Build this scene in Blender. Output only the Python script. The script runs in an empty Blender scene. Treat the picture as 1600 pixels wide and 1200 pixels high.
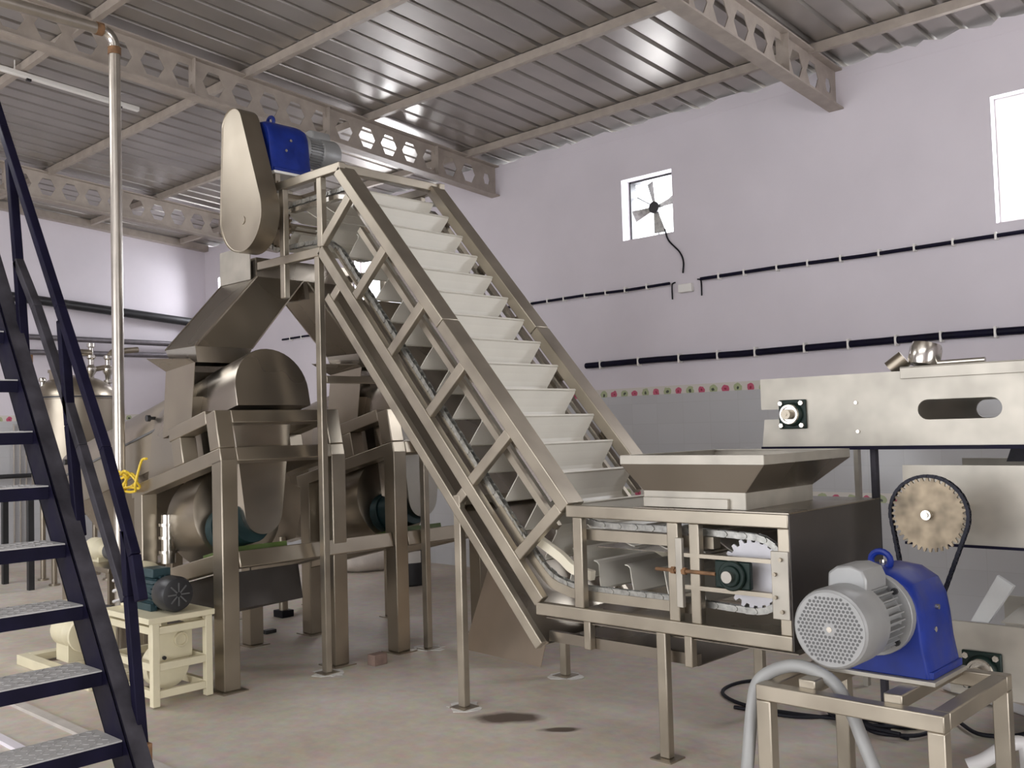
import bpy, bmesh, math, random
from mathutils import Vector, Matrix
random.seed(7)
S = bpy.context.scene
COL = S.collection
V = Vector
PI = math.pi

# ------------------------------------------------------------------ materials
def mat(name, col, metal=0.0, rough=0.5, var=0.0, scale=6.0, bump=0.0, rvar=0.0, stretch=(1, 1, 1), spec=0.5):
    m = bpy.data.materials.new(name); m.use_nodes = True
    nt = m.node_tree; b = nt.nodes['Principled BSDF']
    b.inputs['Base Color'].default_value = (*col, 1)
    b.inputs['Metallic'].default_value = metal
    b.inputs['Roughness'].default_value = rough
    b.inputs['Specular IOR Level'].default_value = spec
    if var or bump or rvar:
        tc = nt.nodes.new('ShaderNodeTexCoord'); mp = nt.nodes.new('ShaderNodeMapping')
        mp.inputs['Scale'].default_value = stretch
        nz = nt.nodes.new('ShaderNodeTexNoise'); nz.inputs['Scale'].default_value = scale
        nz.inputs['Detail'].default_value = 2 if metal > .4 else 5; nz.inputs['Roughness'].default_value = 0.5
        nt.links.new(tc.outputs['Object'], mp.inputs['Vector']); nt.links.new(mp.outputs['Vector'], nz.inputs['Vector'])
        if var:
            r = nt.nodes.new('ShaderNodeValToRGB')
            r.color_ramp.elements[0].position = 0.3; r.color_ramp.elements[1].position = 0.7
            r.color_ramp.elements[0].color = (*[max(0, c * (1 - var)) for c in col], 1)
            r.color_ramp.elements[1].color = (*[min(1, c * (1 + var)) for c in col], 1)
            nt.links.new(nz.outputs['Fac'], r.inputs['Fac']); nt.links.new(r.outputs['Color'], b.inputs['Base Color'])
        if rvar:
            mr = nt.nodes.new('ShaderNodeMapRange')
            mr.inputs['From Min'].default_value = 0.3; mr.inputs['From Max'].default_value = 0.7
            mr.inputs['To Min'].default_value = max(0.02, rough - rvar); mr.inputs['To Max'].default_value = min(1, rough + rvar)
            nt.links.new(nz.outputs['Fac'], mr.inputs['Value']); nt.links.new(mr.outputs['Result'], b.inputs['Roughness'])
        if bump:
            bp = nt.nodes.new('ShaderNodeBump'); bp.inputs['Strength'].default_value = bump; bp.inputs['Distance'].default_value = 0.02
            nt.links.new(nz.outputs['Fac'], bp.inputs['Height']); nt.links.new(bp.outputs['Normal'], b.inputs['Normal'])
    return m

M = {}
M['steel'] = mat('brushed stainless steel', (.36, .315, .25), .92, .34, .10, 3, 0, .06)
M['tube'] = mat('satin stainless tube', (.41, .365, .295), .85, .38, .12, 5, 0, .05)
M['sheet'] = mat('stainless sheet', (.31, .275, .23), .92, .28, .12, 1.5, 0, .05)
M['bright'] = mat('polished stainless', (.58, .55, .50), .95, .20, .05, 4, 0, .03)
M['mill'] = mat('mill finish plate', (.43, .40, .345), .55, .45, .14, 6)
M['galv'] = mat('galvanised pipe', (.46, .42, .37), .85, .30, .10, 6)
M['white'] = mat('white plastic', (.72, .69, .61), 0, .45, .05, 3, .0, .08)
M['ivory'] = mat('ivory wear strip', (.86, .80, .64), 0, .4, .04, 5)
M['chain'] = mat('oiled steel chain', (.38, .375, .35), .8, .38, .25, 30)
M['blackchain'] = mat('black greasy chain', (.012, .012, .02), .2, .45, .3, 30, spec=.25)
M['cream'] = mat('cream paint', (.68, .62, .44), 0, .45, .06, 5, 0)
M['blue'] = mat('blue gearbox paint', (.006, .022, .19), 0, .42, .25, 9, 0, .1, spec=.35)
M['navy'] = mat('navy enamel', (.007, .006, .018), 0, .5, .3, 8, 0, .1, spec=.10)
M['primer'] = mat('worn dark grey paint', (.040, .037, .044), .1, .55, .45, 9, 0, .1, spec=.2)
M['tread'] = mat('chequered aluminium', (.44, .43, .42), .25, .5, .12, 14, 0)
M['greymotor'] = mat('silver grey motor paint', (.30, .30, .295), .3, .42, .08, 7)
M['dkmotor'] = mat('dark grey motor paint', (.10, .10, .10), 0, .6)  # dark grey of motor parts, a seam and discs for grille holes
M['rubber'] = mat('black rubber', (.008, .008, .012), 0, .55, spec=.2)
M['black'] = mat('black paint', (.02, .02, .022), 0, .4, .2, 8)
M['green'] = mat('dark green casting', (.006, .018, .014), .1, .45, .3, 20, spec=.35)
M['leaf'] = mat('bright green enamel', (.07, .11, .02), 0, .5, .2, 6)
M['teal'] = mat('teal motor paint', (.024, .052, .06), 0, .45, .2, 9, spec=.35)
M['rust'] = mat('rusty steel', (.22, .12, .06), .3, .7, .4, 20)
M['yellow'] = mat('yellow cable', (.72, .50, .03), 0, .45)
M['greyhose'] = mat('grey hose', (.33, .33, .32), 0, .45, .06, 8)
M['pvc'] = mat('white pvc', (.66, .64, .63), 0, .35)
M['beam'] = mat('grey beam paint', (.37, .32, .275), .1, .55, .12, 8)
M['batten'] = mat('white enamel', (.82, .80, .76), 0, .4)
M['sprocket'] = mat('brown stained plate', (.28, .225, .155), .45, .5, .5, 11)
M['whiteplate'] = mat('white sprocket', (.62, .61, .64), .1, .45, .06, 8)
M['sack'] = mat('woven sack', (.62, .56, .50), 0, .85, .12, 9, .3)
M['brick'] = mat('red brick', (.22, .15, .12), 0, .85, .2, 14, .2)
M['bluepoly'] = mat('blue plastic sheet', (.04, .16, .55), 0, .3, .2, 8)
M['shadesheet'] = mat('stainless sheet with painted shade', (.075, .066, .06), .5, .5, .12, 6, 0, .08)  # stainless steel with dark reflection and shade put into the base colour
M['darkteal'] = mat('dark teal paint', (.010, .03, .032), 0, .45, .2, 9, spec=.3)
M['dullsheet'] = mat('dull steel sheet', (.50, .41, .32), .85, .36, .08, 3, 0, .04)
M['grout'] = mat('white grout', (.66, .64, .60), 0, .85, .15, 20)
M['wallpipe'] = mat('dull dark steel pipe', (.20, .185, .20), .6, .4, .15, 12)
M['clear'] = mat('frosted strip', (.62, .63, .62), .2, .35, .08, 6)

def wallmat():
    m = mat('limewashed wall', (.70, .655, .70), 0, .85, .035, 1.6, .05)
    return m
M['wall'] = wallmat()

def tilemat():
    m = bpy.data.materials.new('grey glazed wall tile'); m.use_nodes = True
    nt = m.node_tree; b = nt.nodes['Principled BSDF']; b.inputs['Roughness'].default_value = .18
    tc = nt.nodes.new('ShaderNodeTexCoord'); sx = nt.nodes.new('ShaderNodeSeparateXYZ')
    nt.links.new(tc.outputs['Object'], sx.inputs[0])
    ad = nt.nodes.new('ShaderNodeMath'); ad.operation = 'ADD'
    nt.links.new(sx.outputs['X'], ad.inputs[0]); nt.links.new(sx.outputs['Y'], ad.inputs[1])
    cb = nt.nodes.new('ShaderNodeCombineXYZ')
    nt.links.new(ad.outputs[0], cb.inputs['X']); nt.links.new(sx.outputs['Z'], cb.inputs['Y'])
    bk = nt.nodes.new('ShaderNodeTexBrick'); bk.offset = 0
    bk.inputs['Scale'].default_value = 1; bk.inputs['Brick Width'].default_value = .3; bk.inputs['Row Height'].default_value = .2
    bk.inputs['Mortar Size'].default_value = .0025; bk.inputs['Mortar Smooth'].default_value = .4
    bk.inputs['Color1'].default_value = (.50, .50, .51, 1); bk.inputs['Color2'].default_value = (.53, .53, .54, 1); bk.inputs['Mortar'].default_value = (.47, .465, .465, 1)
    nt.links.new(cb.outputs[0], bk.inputs['Vector']); nt.links.new(bk.outputs['Color'], b.inputs['Base Color'])
    return m
M['tile'] = tilemat()

def flowermat(axis):
    """tile border: red flowers and green leaf motifs alternating on a pale band"""
    m = bpy.data.materials.new('flower border tile ' + axis); m.use_nodes = True
    nt = m.node_tree; b = nt.nodes['Principled BSDF']; b.inputs['Roughness'].default_value = .25
    N = nt.nodes.new; L = nt.links.new
    tc = N('ShaderNodeTexCoord'); nz = N('ShaderNodeTexNoise'); nz.inputs['Scale'].default_value = 22
    mx = N('ShaderNodeMix'); mx.data_type = 'VECTOR'; mx.inputs[0].default_value = .035
    L(tc.outputs['Object'], mx.inputs[4]); L(tc.outputs['Object'], nz.inputs['Vector']); L(nz.outputs['Color'], mx.inputs[5])
    sx = N('ShaderNodeSeparateXYZ'); L(mx.outputs[1], sx.inputs[0])
    def mth(op, a, bb):
        n = N('ShaderNodeMath'); n.operation = op
        for i, q in enumerate((a, bb)):
            if q is None: continue
            if isinstance(q, (int, float)): n.inputs[i].default_value = q
            else: L(q, n.inputs[i])
        return n.outputs[0]
    def dist(off):
        u = mth('SUBTRACT', mth('FLOORED_MODULO', mth('ADD', sx.outputs[axis], off), .25), .125)
        w = sx.outputs['Z']
        return mth('SQRT', mth('ADD', mth('MULTIPLY', u, u), mth('MULTIPLY', w, w)), None)
    d1, d2 = dist(0), dist(.125)
    def mixc(fac, c1, c2):
        n = N('ShaderNodeMix'); n.data_type = 'RGBA'; L(fac, n.inputs[0])
        if isinstance(c1, tuple): n.inputs[6].default_value = c1
        else: L(c1, n.inputs[6])
        n.inputs[7].default_value = c2
        return n.outputs[2]
    c = mixc(mth('LESS_THAN', d2, .042), (.66, .62, .57, 1), (.40, .44, .26, 1))
    c = mixc(mth('LESS_THAN', d2, .014), c, (.06, .07, .05, 1))
    c = mixc(mth('LESS_THAN', d1, .036), c, (.52, .10, .17, 1))
    c = mixc(mth('LESS_THAN', d1, .010), c, (.30, .03, .06, 1))
    L(c, b.inputs['Base Color'])
    return m

def floormat():
    m = bpy.data.materials.new('dusty concrete floor'); m.use_nodes = True
    nt = m.node_tree; b = nt.nodes['Principled BSDF']; b.inputs['Roughness'].default_value = .62
    N = nt.nodes.new; L = nt.links.new
    tc = N('ShaderNodeTexCoord')
    n1 = N('ShaderNodeTexNoise'); n1.inputs['Scale'].default_value = .9; n1.inputs['Detail'].default_value = 6; n1.inputs['Roughness'].default_value = .65
    n2 = N('ShaderNodeTexNoise'); n2.inputs['Scale'].default_value = 14; n2.inputs['Detail'].default_value = 4
    L(tc.outputs['Object'], n1.inputs['Vector']); L(tc.outputs['Object'], n2.inputs['Vector'])
    r = N('ShaderNodeValToRGB'); e = r.color_ramp.elements
    e[0].position = .32; e[0].color = (.45, .38, .30, 1); e[1].position = .66; e[1].color = (.60, .545, .48, 1)
    L(n1.outputs['Fac'], r.inputs['Fac'])
    mx = N('ShaderNodeMix'); mx.data_type = 'RGBA'; mx.blend_type = 'OVERLAY'; mx.inputs[0].default_value = .25
    L(r.outputs['Color'], mx.inputs[6]); L(n2.outputs['Color'], mx.inputs[7])
    # two wet stains of their own shape
    sx = N('ShaderNodeSeparateXYZ'); L(tc.outputs['Object'], sx.inputs[0])
    n3 = N('ShaderNodeTexNoise'); n3.inputs['Scale'].default_value = 5; n3.inputs['Detail'].default_value = 3; L(tc.outputs['Object'], n3.inputs['Vector'])
    def mth(op, a, bb=None):
        n = N('ShaderNodeMath'); n.operation = op
        for i, q in enumerate((a, bb)):
            if q is None: continue
            if isinstance(q, (int, float)): n.inputs[i].default_value = q
            else: L(q, n.inputs[i])
        return n.outputs[0]
    col = mx.outputs[2]
    for (cx, cy, ang, a, bb) in ((-3.85, 3.95, .75, .20, .115), (-3.47, 3.97, .7, .11, .045)):
        ca, sa = math.cos(ang), math.sin(ang)
        dx = mth('SUBTRACT', sx.outputs['X'], cx); dy = mth('SUBTRACT', sx.outputs['Y'], cy)
        u = mth('DIVIDE', mth('ADD', mth('MULTIPLY', dx, ca), mth('MULTIPLY', dy, sa)), a)
        w = mth('DIVIDE', mth('SUBTRACT', mth('MULTIPLY', dy, ca), mth('MULTIPLY', dx, sa)), bb)
        d = mth('SQRT', mth('ADD', mth('MULTIPLY', u, u), mth('MULTIPLY', w, w)))
        d = mth('ADD', d, mth('MULTIPLY', mth('SUBTRACT', n3.outputs['Fac'], .5), 1.1))
        mr = N('ShaderNodeMapRange'); mr.inputs['From Min'].default_value = 1.1; mr.inputs['From Max'].default_value = .7; L(d, mr.inputs['Value'])
        k = N('ShaderNodeMix'); k.data_type = 'RGBA'; L(mr.outputs['Result'], k.inputs[0]); L(col, k.inputs[6]); k.inputs[7].default_value = (.10, .07, .05, 1)
        col = k.outputs[2]
    L(col, b.inputs['Base Color'])
    bp = N('ShaderNodeBump'); bp.inputs['Strength'].default_value = .12; bp.inputs['Distance'].default_value = .02
    L(n2.outputs['Fac'], bp.inputs['Height']); L(bp.outputs['Normal'], b.inputs['Normal'])
    return m
M['floor'] = floormat()
M['roof'] = mat('zinc roof sheet', (.40, .375, .345), .75, .33, .10, 2)

# ------------------------------------------------------------------ mesh builder
def frames(path, closed=False):
    out = []; n = len(path); prev = None
    for i in range(n):
        if closed: t = path[(i + 1) % n] - path[i - 1]
        else: t = path[min(i + 1, n - 1)] - path[max(i - 1, 0)]
        t = t.normalized()
        if prev is None:
            a = V((0, 0, 1)) if abs(t.z) < .9 else V((1, 0, 0))
            u = (a - t * a.dot(t)).normalized()
        else:
            u = prev - t * prev.dot(t)
            u = u.normalized() if u.length > 1e-6 else t.orthogonal().normalized()
        prev = u; out.append((t, u, t.cross(u)))
    return out

def smooth(pts, k=6, closed=False):
    P = [V(p) for p in pts]; n = len(P); out = []
    rng = n if closed else n - 1
    for i in range(rng):
        p1, p2 = P[i], P[(i + 1) % n]
        p0 = P[i - 1] if (closed or i > 0) else p1 * 2 - p2
        p3 = P[(i + 2) % n] if (closed or i + 2 < n) else p2 * 2 - p1
        for j in range(k):
            t = j / k
            out.append(.5 * ((2 * p1) + (p2 - p0) * t + (2 * p0 - 5 * p1 + 4 * p2 - p3) * t * t + (3 * p1 - p0 - 3 * p2 + p3) * t ** 3))
    if not closed: out.append(P[-1])
    return out

class MB:
    def __init__(s): s.bm = bmesh.new()
    def faces(s, vs, fs):
        b = [s.bm.verts.new(V(v)) for v in vs]
        for f in fs:
            try: s.bm.faces.new([b[i] for i in f])
            except ValueError: pass
        return s
    def prism(s, pts, vec):
        n = len(pts); vec = V(vec); a = [V(p) for p in pts]
        vs = a + [p + vec for p in a]
        fs = [tuple(range(n)), tuple(range(2 * n - 1, n - 1, -1))] + [(i, (i + 1) % n, n + (i + 1) % n, n + i) for i in range(n)]
        return s.faces(vs, fs)
    def box(s, x0, x1, y0, y1, z0, z1):
        return s.prism([(x0, y0, z0), (x1, y0, z0), (x1, y1, z0), (x0, y1, z0)], (0, 0, z1 - z0))
    def bar(s, p0, p1, w, h, up=(0, 0, 1)):
        p0, p1 = V(p0), V(p1); t = (p1 - p0).normalized(); up = V(up)
        u = (up - t * up.dot(t)).normalized(); r = t.cross(u)
        return s.prism([p0 + r * w / 2 + u * h / 2, p0 - r * w / 2 + u * h / 2, p0 - r * w / 2 - u * h / 2, p0 + r * w / 2 - u * h / 2], p1 - p0)
    def rings(s, rs, close=False, cap=True):
        n = len(rs[0]); vs = [p for r in rs for p in r]; fs = []
        m = len(rs)
        for i in range(m if close else m - 1):
            a, b = i * n, ((i + 1) % m) * n
            for j in range(n): fs.append((a + j, a + (j + 1) % n, b + (j + 1) % n, b + j))
        if cap and not close: fs += [tuple(range(n - 1, -1, -1)), tuple(range((m - 1) * n, m * n))]
        return s.faces(vs, fs)
    def cyl(s, p0, p1, r, r2=None, n=24):
        return s.lathe([(r, 0), (r if r2 is None else r2, (V(p1) - V(p0)).length)], p0, V(p1) - V(p0), n)
    def lathe(s, prof, o, ax, n=28):
        ax = V(ax).normalized(); u = ax.orthogonal().normalized(); w = ax.cross(u); o = V(o)
        rs = [[o + ax * t + (u * math.cos(2 * PI * k / n) + w * math.sin(2 * PI * k / n)) * max(r, 1e-4) for k in range(n)] for r, t in prof]
        return s.rings(rs)
    def tube(s, path, r, n=10, closed=False):
        path = [V(p) for p in path]; fr = frames(path, closed)
        rs = [[p + (u * math.cos(2 * PI * k / n) + w * math.sin(2 * PI * k / n)) * r for k in range(n)] for p, (t, u, w) in zip(path, fr)]
        return s.rings(rs, close=closed)
    def sheet(s, quad, th):
        q = [V(p) for p in quad]; nrm = (q[1] - q[0]).cross(q[2] - q[0]).normalized()
        return s.prism([p - nrm * th / 2 for p in q], nrm * th)
    def build(s, name, m, parent=None, bevel=0.0, ang=32, loc=None):
        bm = s.bm
        bmesh.ops.recalc_face_normals(bm, faces=bm.faces)
        off = V((0, 0, 0))
        if parent is not None: off = parent_world(parent)
        elif loc is not None: off = V(loc)
        for v in bm.verts: v.co -= off
        for f in bm.faces: f.smooth = True
        for e in bm.edges:
            if len(e.link_faces) != 2 or e.calc_face_angle(0) > math.radians(ang): e.smooth = False
        me = bpy.data.meshes.new(name); bm.to_mesh(me); bm.free()
        me.materials.append(m if not isinstance(m, str) else M[m])
        o = bpy.data.objects.new(name, me); COL.objects.link(o)
        if parent is not None: o.parent = parent
        elif loc is not None: o.location = loc
        if bevel:
            bv = o.modifiers.new('bevel', 'BEVEL'); bv.width = bevel; bv.segments = 2; bv.limit_method = 'ANGLE'; bv.angle_limit = math.radians(50)
            bv.harden_normals = False
        return o

def parent_world(o):
    p = V((0, 0, 0))
    while o is not None:
        p += o.location; o = o.parent
    return p

def tag(o, label=None, cat=None, group=None, kind=None):
    if label: o['label'] = label
    if cat: o['category'] = cat
    if group: o['group'] = group
    if kind: o['kind'] = kind
    return o
def thing(name, label, cat, loc, group=None):
    o = bpy.data.objects.new(name, None); COL.objects.link(o); o.location = loc; o.empty_display_size = .1
    return tag(o, label, cat, group)
def struct(o): o['kind'] = 'structure'; return o
def dup(o, off, label, parent=None):
    c = o.copy(); COL.objects.link(c); c.location = o.location + V(off)
    if label: c['label'] = label
    for ch in list(o.children): dupc(ch, c)
    return c
def dupc(o, parent):
    c = o.copy(); COL.objects.link(c); c.parent = parent
    for ch in list(o.children): dupc(ch, c)

# ------------------------------------------------------------------ room
XL, XR, YB, YF = -14.2, 5.0, 8.0, -5.0
def roofz(y): return 4.56 + .08 * (8 - y)          # underside of purlins
MB().box(XL - .2, XR + .2, YF - .2, YB + .2, -.15, 0).build('floor', 'floor'); struct(bpy.data.objects['floor'])

def wall_with_holes(name, axis, pos, th, a0, a1, ztop, holes, m='wall'):
    """holes: (a_lo, a_hi, z_lo, z_hi); ztop: function of a (or number)"""
    mb = MB(); xs = sorted({a0, a1, *[h[0] for h in holes], *[h[1] for h in holes]})
    zt = ztop if callable(ztop) else (lambda a: ztop)
    def blk(p, q, z0, z1p, z1q):
        if axis == 'y': mb.prism([(p, pos, z0), (q, pos, z0), (q, pos, z1q), (p, pos, z1p)], (0, th, 0))
        else: mb.prism([(pos, p, z0), (pos, q, z0), (pos, q, z1q), (pos, p, z1p)], (th, 0, 0))
    for p, q in zip(xs, xs[1:]):
        hs = sorted([h for h in holes if h[0] <= p + 1e-6 and h[1] >= q - 1e-6], key=lambda h: h[2]); z = 0
        for h in hs:
            if h[2] > z: blk(p, q, z, h[2], h[2])
            z = h[3]
        blk(p, q, z, zt(p), zt(q))
    return struct(mb.build(name, m))

FAN = [(-5.94, -5.33, 3.46, 4.08), (-13.80, -13.25, 3.46, 4.08)]
WIN = [(-2.40, -1.30, 3.06, 4.04), (-10.35, -9.30, 3.06, 4.02)]
wall_with_holes('wall_right', 'y', YB, .23, XL - .2, XR + .2, 4.58, FAN + WIN)
wall_with_holes('wall_left', 'x', XL, -.23, YF, YB, lambda y: roofz(y) + .1, [])
wall_with_holes('wall_back', 'y', YF, -.23, XL - .2, XR + .2, roofz(YF) + .1, [(-9.5, -.5, 0, 3.75)])
wall_with_holes('wall_front', 'x', XR, .23, YF, YB, lambda y: roofz(y) + .1, [(-1.5, 3.0, 0, 3.4)])
# plaster torn edge where the wall meets the roof sheet
x = XL; top = []
while x < XR:
    top.append((x, 4.582 + random.random() * .05)); x += random.uniform(.05, .16)
mb = MB()
for (xa, za), (xb, zb) in zip(top, top[1:]): mb.prism([(xa, YB - .003, 4.50), (xb, YB - .003, 4.50), (xb, YB - .003, zb), (xa, YB - .003, za)], (0, .05, 0))
struct(mb.build('trim_4', 'wall'))
# tile dado and two flower borders
struct(MB().box(XL, XR, YB - .012, YB - .001, 0, 1.90).build('trim_1', 'tile'))
struct(MB().box(XL + .001, XL + .012, YF, YB - .012, 0, 1.90).build('trim_2', 'tile'))
FX, FY = flowermat('X'), flowermat('Y')
for nm, z in (('trim_5', 1.925), ('trim_6', .935)):
    struct(MB().box(XL, XR, YB - .016, YB - .001, z - .04, z + .04).build(nm, FX, loc=(0, 0, z)))
for nm, z in (('trim_7', 1.925), ('trim_8', .935)):
    struct(MB().box(XL + .001, XL + .016, YF, YB - .016, z - .04, z + .04).build(nm, FY, loc=(0, 0, z)))
# roof sheet: trapezoid ribs running down the slope
mb = MB(); prof = []
x = XL - .1
while x < XR + .2:
    prof += [(x, 0), (x + .195, 0), (x + .205, .034), (x + .24, .034)]; x += .25
y0, y1 = YF - .2, YB + .35
vs = [V((px, y, roofz(y) + .082 + pz)) for y in (y0, y1) for px, pz in prof]; n = len(prof)
mb.faces(vs, [(i, i + 1, n + i + 1, n + i) for i in range(n - 1)])
ro = struct(mb.build('ceiling', 'roof', ang=15)); sd = ro.modifiers.new('thick', 'SOLIDIFY'); sd.thickness = .002; sd.offset = 1
# windows
def window(name, a0, a1, z0, z1, mull):
    f = MB(); y = YB + .10
    for b in ((a0 + .002, a0 + .04, z0 + .002, z1 - .002), (a1 - .04, a1 - .002, z0 + .002, z1 - .002), (a0 + .04, a1 - .04, z0 + .002, z0 + .04), (a0 + .04, a1 - .04, z1 - .04, z1 - .002), ((a0 + a1) / 2 - .02, (a0 + a1) / 2 + .02, z0 + .04, z1 - .04)):
        f.box(b[0], b[1], y, y + .04, b[2], b[3])
    o = struct(f.build(name, 'batten'))
    return o
window('window_1', *WIN[0], 1); window('window_2', *WIN[1], 1)

# roof beams (castellated), purlins
def beam(xc, label):
    r = thing('castellated_beam', label, 'roof beam', (xc, YB, 4.24), 'castellated roof beams')
    p = .283; h0 = .335; L = 12.9; k = int(L / p); mb = MB()
    def P(y, z): return (xc, y, 4.24 + .08 * (8 - y) + z)
    for i in range(k + 1):
        a = 8 - .01 - i * p; b = a - p; c = (a + b) / 2
        if i == 0 or (i % 5 == 4):
            if i == 0: hw, tw, hh = .05, .03, .06
            else: hw, tw, hh = .105, .05, .10
        else: hw, tw, hh = .105, .05, .10
        m = h0 / 2
        mb.faces([P(a, m), P(c + hw, m), P(c + tw, m + hh), P(c - tw, m + hh), P(c - hw, m), P(b, m), P(b, h0), P(a, h0)], [tuple(range(8))])
        mb.faces([P(a, m), P(c + hw, m), P(c + tw, m - hh), P(c - tw, m - hh), P(c - hw, m), P(b, m), P(b, 0), P(a, 0)], [tuple(range(8))])
    w = mb.build('web', 'beam', r); sd = w.modifiers.new('t', 'SOLIDIFY'); sd.thickness = .008; sd.offset = 0
    for nm, z in (('top_flange', h0), ('bottom_flange', 0)):
        f = MB(); a = V(P(8 - .005, z)); b = V(P(8 - L, z)); f.bar(a, b, .13, .014)
        f.build(nm, 'beam', r)
    f = MB()
    for yy in (7.07, 5.66, 4.25):
        f.box(xc - .055, xc + .055, yy - .004, yy + .004, 4.24 + .08 * (8 - yy) + .01, 4.24 + .08 * (8 - yy) + h0)
    f.build('stiffener', 'beam', r)
    return r
beam(-7.71, 'grey castellated roof beam running behind the blue motor atop the conveyor')
beam(-3.63, 'grey castellated roof beam at the upper right ending in the white wall')
beam(-12.1, 'farthest grey castellated roof beam, near the left wall')
for y, lab in ((7.53, 'steel purlin closest to the white fan wall, just under the roof sheet'), (6.145, 'second steel purlin out from the white fan wall'),
               (4.765, 'third steel purlin out from the white fan wall'), (3.375, 'fourth steel purlin out from the fan wall, above the pipe elbow')):
    zb = roofz(y); mb = MB()
    mb.prism([(XL, y - .025, zb + .003), (XL, y + .025, zb + .003), (XL, y + .025, zb + .072), (XL, y + .02, zb + .078), (XL, y - .025, zb + .078)], (XR - XL, 0, 0))
    o = mb.build('purlin', 'beam', loc=(0, y, zb)); tag(o, lab, 'roof purlin', 'roof purlins')
mb = MB(); mb.bar((XL + .07, 7.99, roofz(7.99) + .02), (XL + .07, YF, roofz(YF) + .02), .12, .1)
struct(mb.build('trim_9', 'beam'))
# tube light batten
r = thing('tube_light', 'white fluorescent batten hanging below the roof at upper left', 'light fixture', (-9.12, 3.8, 4.86))
MB().bar((-9.12, 3.05, 4.925), (-9.12, 4.45, 4.82), .05, .045).build('batten', 'batten', r, .006)
mb = MB()
for yy in (3.3, 4.2): mb.cyl((-9.12, yy, 4.90 - .075 * (yy - 3.05) + .01), (-9.12, yy, roofz(yy) + .1), .006, n=8)
mb.build('hanger', 'batten', r)
mb = MB()
for yy in (3.42, 4.26): mb.bar((-9.12, yy - .02, 4.898 - .075 * (yy - 3.05)), (-9.12, yy + .02, 4.896 - .075 * (yy - 3.05)), .03, .03)
mb.build('lamp_holder', 'black', r)

# exhaust fans in the small square openings
def fan(a0, a1, z0, z1, label):
    cx, cz = (a0 + a1) / 2, (z0 + z1) / 2; yb = YB + .15
    r = thing('exhaust_fan', label, 'fan', (cx, yb, z0), 'wall exhaust fans')
    mb = MB(); t = .012
    for b in ((a0 + .01, a0 + .01 + t, z0, z1), (a1 - .01 - t, a1 - .01, z0, z1), (a0 + .01, a1 - .01, z0 + .005, z0 + .02), (a0 + .01, a1 - .01, z1 - .02, z1 - .005)):
        mb.box(b[0], b[1], yb - .02, yb + .07, b[2], b[3])
    mb.build('housing', 'black', r)
    mb = MB(); mb.cyl((cx, yb - .03, cz), (cx, yb + .05, cz), .06, n=20); mb.cyl((cx, yb + .05, cz), (cx, yb + .07, cz), .04, n=16); mb.build('motor', 'black', r)
    for k in range(3):
        a = k * 2 * PI / 3 + .5
        mb = MB(); d = V((math.cos(a), 0, math.sin(a))); mb.bar(V((cx, yb + .055, cz)) + d * .05, V((cx, yb + .055, cz)) + d * .30, .010, .018, (0, 1, 0)); mb.build('bracket', 'black', r)
    for k in range(4):
        a = k * PI / 2 + .2; d = V((math.cos(a), 0, math.sin(a))); e = V((-math.sin(a), 0, math.cos(a)))
        c = V((cx, yb - .005, cz)); tw = V((0, .028, 0)); mb = MB()
        mb.sheet([c + d * .05 - e * .02 - tw * .4, c + d * .26 - e * .055 - tw, c + d * .27 + e * .05 + tw, c + d * .05 + e * .02 + tw * .4], .003)
        mb.build('blade', 'chain', r)
    return r
fan(*FAN[0], 'exhaust fan in the small square wall opening right of the conveyor')
fan(*FAN[1], 'exhaust fan opening near the far left corner, above the sloping chute')
mb = MB(); mb.tube(smooth([(-5.42, 7.985, 3.50), (-5.38, 7.985, 3.38), (-5.26, 7.985, 3.25), (-5.22, 7.985, 3.15), (-5.23, 7.985, 3.04)], 6), .008, 8)
tag(mb.build('fan_cord', 'rubber', loc=(-5.4, 7.985, 3.5)), 'thin black cord hanging from the wall fan opening', 'cord')
r = thing('junction_box', 'small white box with two bent conduits under the fan cord', 'electrical box', (-5.2, 7.98, 2.86))
MB().box(-5.27, -5.12, 7.95, 7.999, 2.85, 2.93).build('box', 'batten', r, .005)
for xx in (-5.36, -5.03):
    sgn = 1 if xx < -5.2 else -1
    MB().tube(smooth([(xx + .0, 7.985, 2.80), (xx, 7.985, 2.93), (xx + .015 * sgn, 7.985, 2.955), (xx + .04 * sgn, 7.985, 2.96)], 4), .007, 8).build('conduit', 'rubber', r)

# conduits (pipes) on the right wall with clips
def wallpipe(x0, x1, z, rad, label, clips, ends=None, m='navy'):
    r = thing('wall_pipe', label, 'pipe', (x0, YB - .04, z))
    pts = [(x0, YB - .04, z)] + [(x0 + (x1 - x0) * k / 12, YB - .04, z + .006 * math.sin(k * 2.1)) for k in range(1, 12)] + [(x1, YB - .04, z)]
    if ends: pts = ends + pts
    MB().tube(pts, rad, 10).build('pipe', m, r)
    x = x0 + .2
    while x < x1:
        mb = MB(); mb.box(x - .009, x + .009, YB - .042 - rad, YB - .001, z - rad - .014, z + rad + .014); mb.build('clip', 'batten', r, .004); x += clips * random.uniform(.85, 1.15)
wallpipe(-12.0, -5.37, 2.955, .014, 'thin dark blue pipe high on the white wall, left of the fan cord', .27)
wallpipe(-5.02, 4.5, 2.955, .016, 'thin dark blue pipe high on the white wall, right of the fan cord', .30)
wallpipe(-6.44, 4.5, 2.222, .030, 'thick dark blue pipe on the white wall just above the flower border', .42)
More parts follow.
